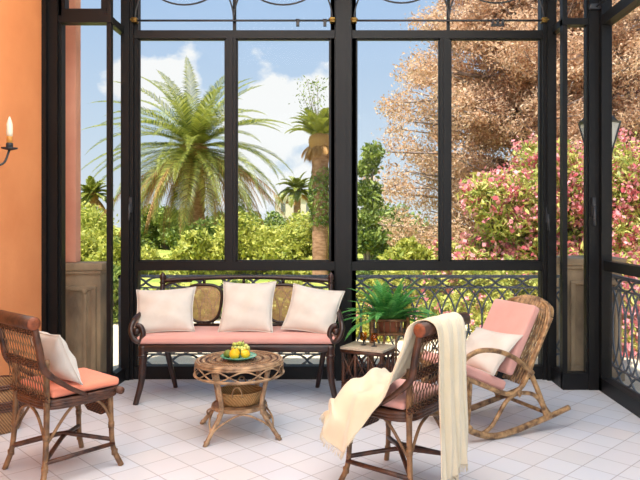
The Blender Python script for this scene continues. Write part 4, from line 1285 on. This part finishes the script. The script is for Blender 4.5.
for i, (x, y, h, lb) in enumerate([(3.0, 6.6, .7, 'pink flowering plant right behind the side railing'), (3.3, 5.5, .75, 'pink flowering plant beside the side railing, nearer the room')]):
    bush('flowering_plant', lb, 'plant', x, y, 1.0, h, 'olean_leaf', 4500, .08, 150 + i, 'flowering plants beside the side railing', 2600, bsize=.06, aspect=.3, clumps=20)
# darker shrubs at the foot of the date palm
bush('dark_shrub', 'dark green shrub right of the date palm under its fronds', 'shrub', -3.55, 16.2, 1.7, 1.5, 'bush_green', 4500, .12, 95)
bush('dark_shrub', 'dark green shrub left of the date palm under its fronds', 'shrub', -5.6, 16.8, 1.5, 1.1, 'bush_green', 4000, .12, 96)
# small cycad like palm low among the oleanders
r = random.Random(77)
t = thing('cycad_plant', 'low arching yellow green palm plant in front of the oleanders', 'plant', (2.55, 9.6, -.05))
MB().lathe([(.09, 0), (.10, .15), (.07, .30), (.02, .34)], seg=12).build('trunk', 'palm_trunk', t)
for k in range(18):
    mb, mb2 = MB(), MB(); az = k * 2.4
    frond_mesh(mb, mb2, (0, 0, .3), az, math.radians(r.uniform(25, 70)), r.uniform(.6, .85), r.uniform(.9, 1.4), .14, 24, .02, .008, .2, .7, .1, r)
    mb.add(mb2.v, mb2.f, True); mb.build('frond', 'palm_green', t)

# ------------------------------------------------------------------ sky
def world():
    w = bpy.data.worlds.new('sky'); sc.world = w; w.use_nodes = True
    nt = w.node_tree; N, L = nt.nodes, nt.links
    bg = N['Background']
    tc = N.new('ShaderNodeTexCoord')
    sp = N.new('ShaderNodeSeparateXYZ'); L.new(tc.outputs['Generated'], sp.inputs[0])
    r = N.new('ShaderNodeValToRGB')
    e = r.color_ramp.elements
    e[0].position = 0.0; e[0].color = lin((226, 234, 240)); e[1].position = 1.0; e[1].color = lin((130, 178, 232))
    k = e.new(.12); k.color = lin((206, 224, 242)); k = e.new(.30); k.color = lin((178, 206, 240))
    L.new(sp.outputs[2], r.inputs['Fac'])
    mp = N.new('ShaderNodeMapping'); mp.inputs['Scale'].default_value = (1, 1, 1.5); mp.inputs['Location'].default_value = (SKYX, 0, SKYZ)
    L.new(tc.outputs['Generated'], mp.inputs['Vector'])
    nz = N.new('ShaderNodeTexNoise'); nz.inputs['Scale'].default_value = 7.5; nz.inputs['Detail'].default_value = 9; nz.inputs['Roughness'].default_value = .55
    L.new(mp.outputs[0], nz.inputs['Vector'])
    cr = N.new('ShaderNodeValToRGB'); cr.color_ramp.elements[0].position = .46; cr.color_ramp.elements[1].position = .53
    # a cumulus bank low over the garden, built round one compass direction
    def blob(dx, dz, rad):
        dv = Vector((dx, 1.0, dz)).normalized()
        vm = N.new('ShaderNodeVectorMath'); vm.operation = 'DISTANCE'; vm.inputs[1].default_value = dv
        L.new(tc.outputs['Generated'], vm.inputs[0])
        m_ = N.new('ShaderNodeMapRange'); m_.inputs['From Min'].default_value = rad; m_.inputs['From Max'].default_value = 0
        m_.inputs['To Min'].default_value = 0; m_.inputs['To Max'].default_value = .42
        L.new(vm.outputs['Value'], m_.inputs['Value']); return m_.outputs[0]
    acc = None
    for b in ((-.13, .13, .16), (-.17, .06, .16), (-.085, .14, .10), (-.30, .20, .10), (-.05, .05, .16), (-.125, .185, .08)):
        o_ = blob(*b)
        if acc is None: acc = o_
        else:
            mx = N.new('ShaderNodeMath'); mx.operation = 'MAXIMUM'; L.new(acc, mx.inputs[0]); L.new(o_, mx.inputs[1]); acc = mx.outputs[0]
    ad = N.new('ShaderNodeMath'); ad.operation = 'ADD'; L.new(acc, ad.inputs[0])
    ns = N.new('ShaderNodeMath'); ns.operation = 'MULTIPLY_ADD'; ns.inputs[1].default_value = 1.0; ns.inputs[2].default_value = -.20
    L.new(nz.outputs['Fac'], ns.inputs[0]); L.new(ns.outputs[0], ad.inputs[1])
    L.new(ad.outputs[0], cr.inputs['Fac'])
    mx = N.new('ShaderNodeMixRGB'); mx.inputs[2].default_value = (1.0, 1.0, 1.0, 1)
    L.new(cr.outputs[0], mx.inputs[0]); L.new(r.outputs[0], mx.inputs[1])
    L.new(mx.outputs[0], bg.inputs['Color']); bg.inputs['Strength'].default_value = 0.80
SKYX, SKYZ = 0.0, 0.0
world()

# ------------------------------------------------------------------ light
def add_light(name, kind, loc, rot, energy, color=(1, 1, 1), size=None, size_y=None, angle=None):
    l = bpy.data.lights.new(name, kind); l.energy = energy; l.color = color
    if kind == 'AREA':
        l.shape = 'RECTANGLE'; l.size = size; l.size_y = size_y
    if angle: l.angle = angle
    o = bpy.data.objects.new(name, l); COL.objects.link(o); o.location = loc; o.rotation_euler = rot
    return o
sun = add_light('sun', 'SUN', (0, 0, 10), (0, 0, 0), 7.6, (1.0, .95, .87), angle=math.radians(1))
sd = Vector((.16, .25, -1.0)).normalized()
sun.rotation_euler = sd.to_track_quat('-Z', 'Y').to_euler()
add_light('ceiling_fill', 'AREA', (-.3, 2.6, ZC - .03), (0, 0, 0), 105, (1.0, .99, .98), 3.2, 3.0)  # added fill under the ceiling to brighten the interior, no actual fixture
add_light('rear_fill', 'AREA', (-.2, -2.9, 2.2), (math.radians(80), 0, 0), 95, (.95, .98, 1.0), 3.6, 2.4)  # added soft fill behind the camera, brightens the room from its open side

# ------------------------------------------------------------------ camera
cd = bpy.data.cameras.new('camera'); cam = bpy.data.objects.new('camera', cd); COL.objects.link(cam)
cam.location = (0, 0, CAMH); cam.rotation_euler = (PI / 2, 0, 0)
cd.sensor_width = 36; cd.lens = FPX / 640 * 36
cd.shift_x = (320 - CX) / 640; cd.shift_y = (HY - 240) / 640
cd.clip_start = .05; cd.clip_end = 300
sc.camera = cam
sc.cycles.transparent_max_bounces = 24
sc.cycles.max_bounces = 8
vs = sc.view_settings
vs.view_transform = 'Standard'; vs.look = 'None'; vs.exposure = 0.32; vs.gamma = 1.0; vs.use_curve_mapping = False
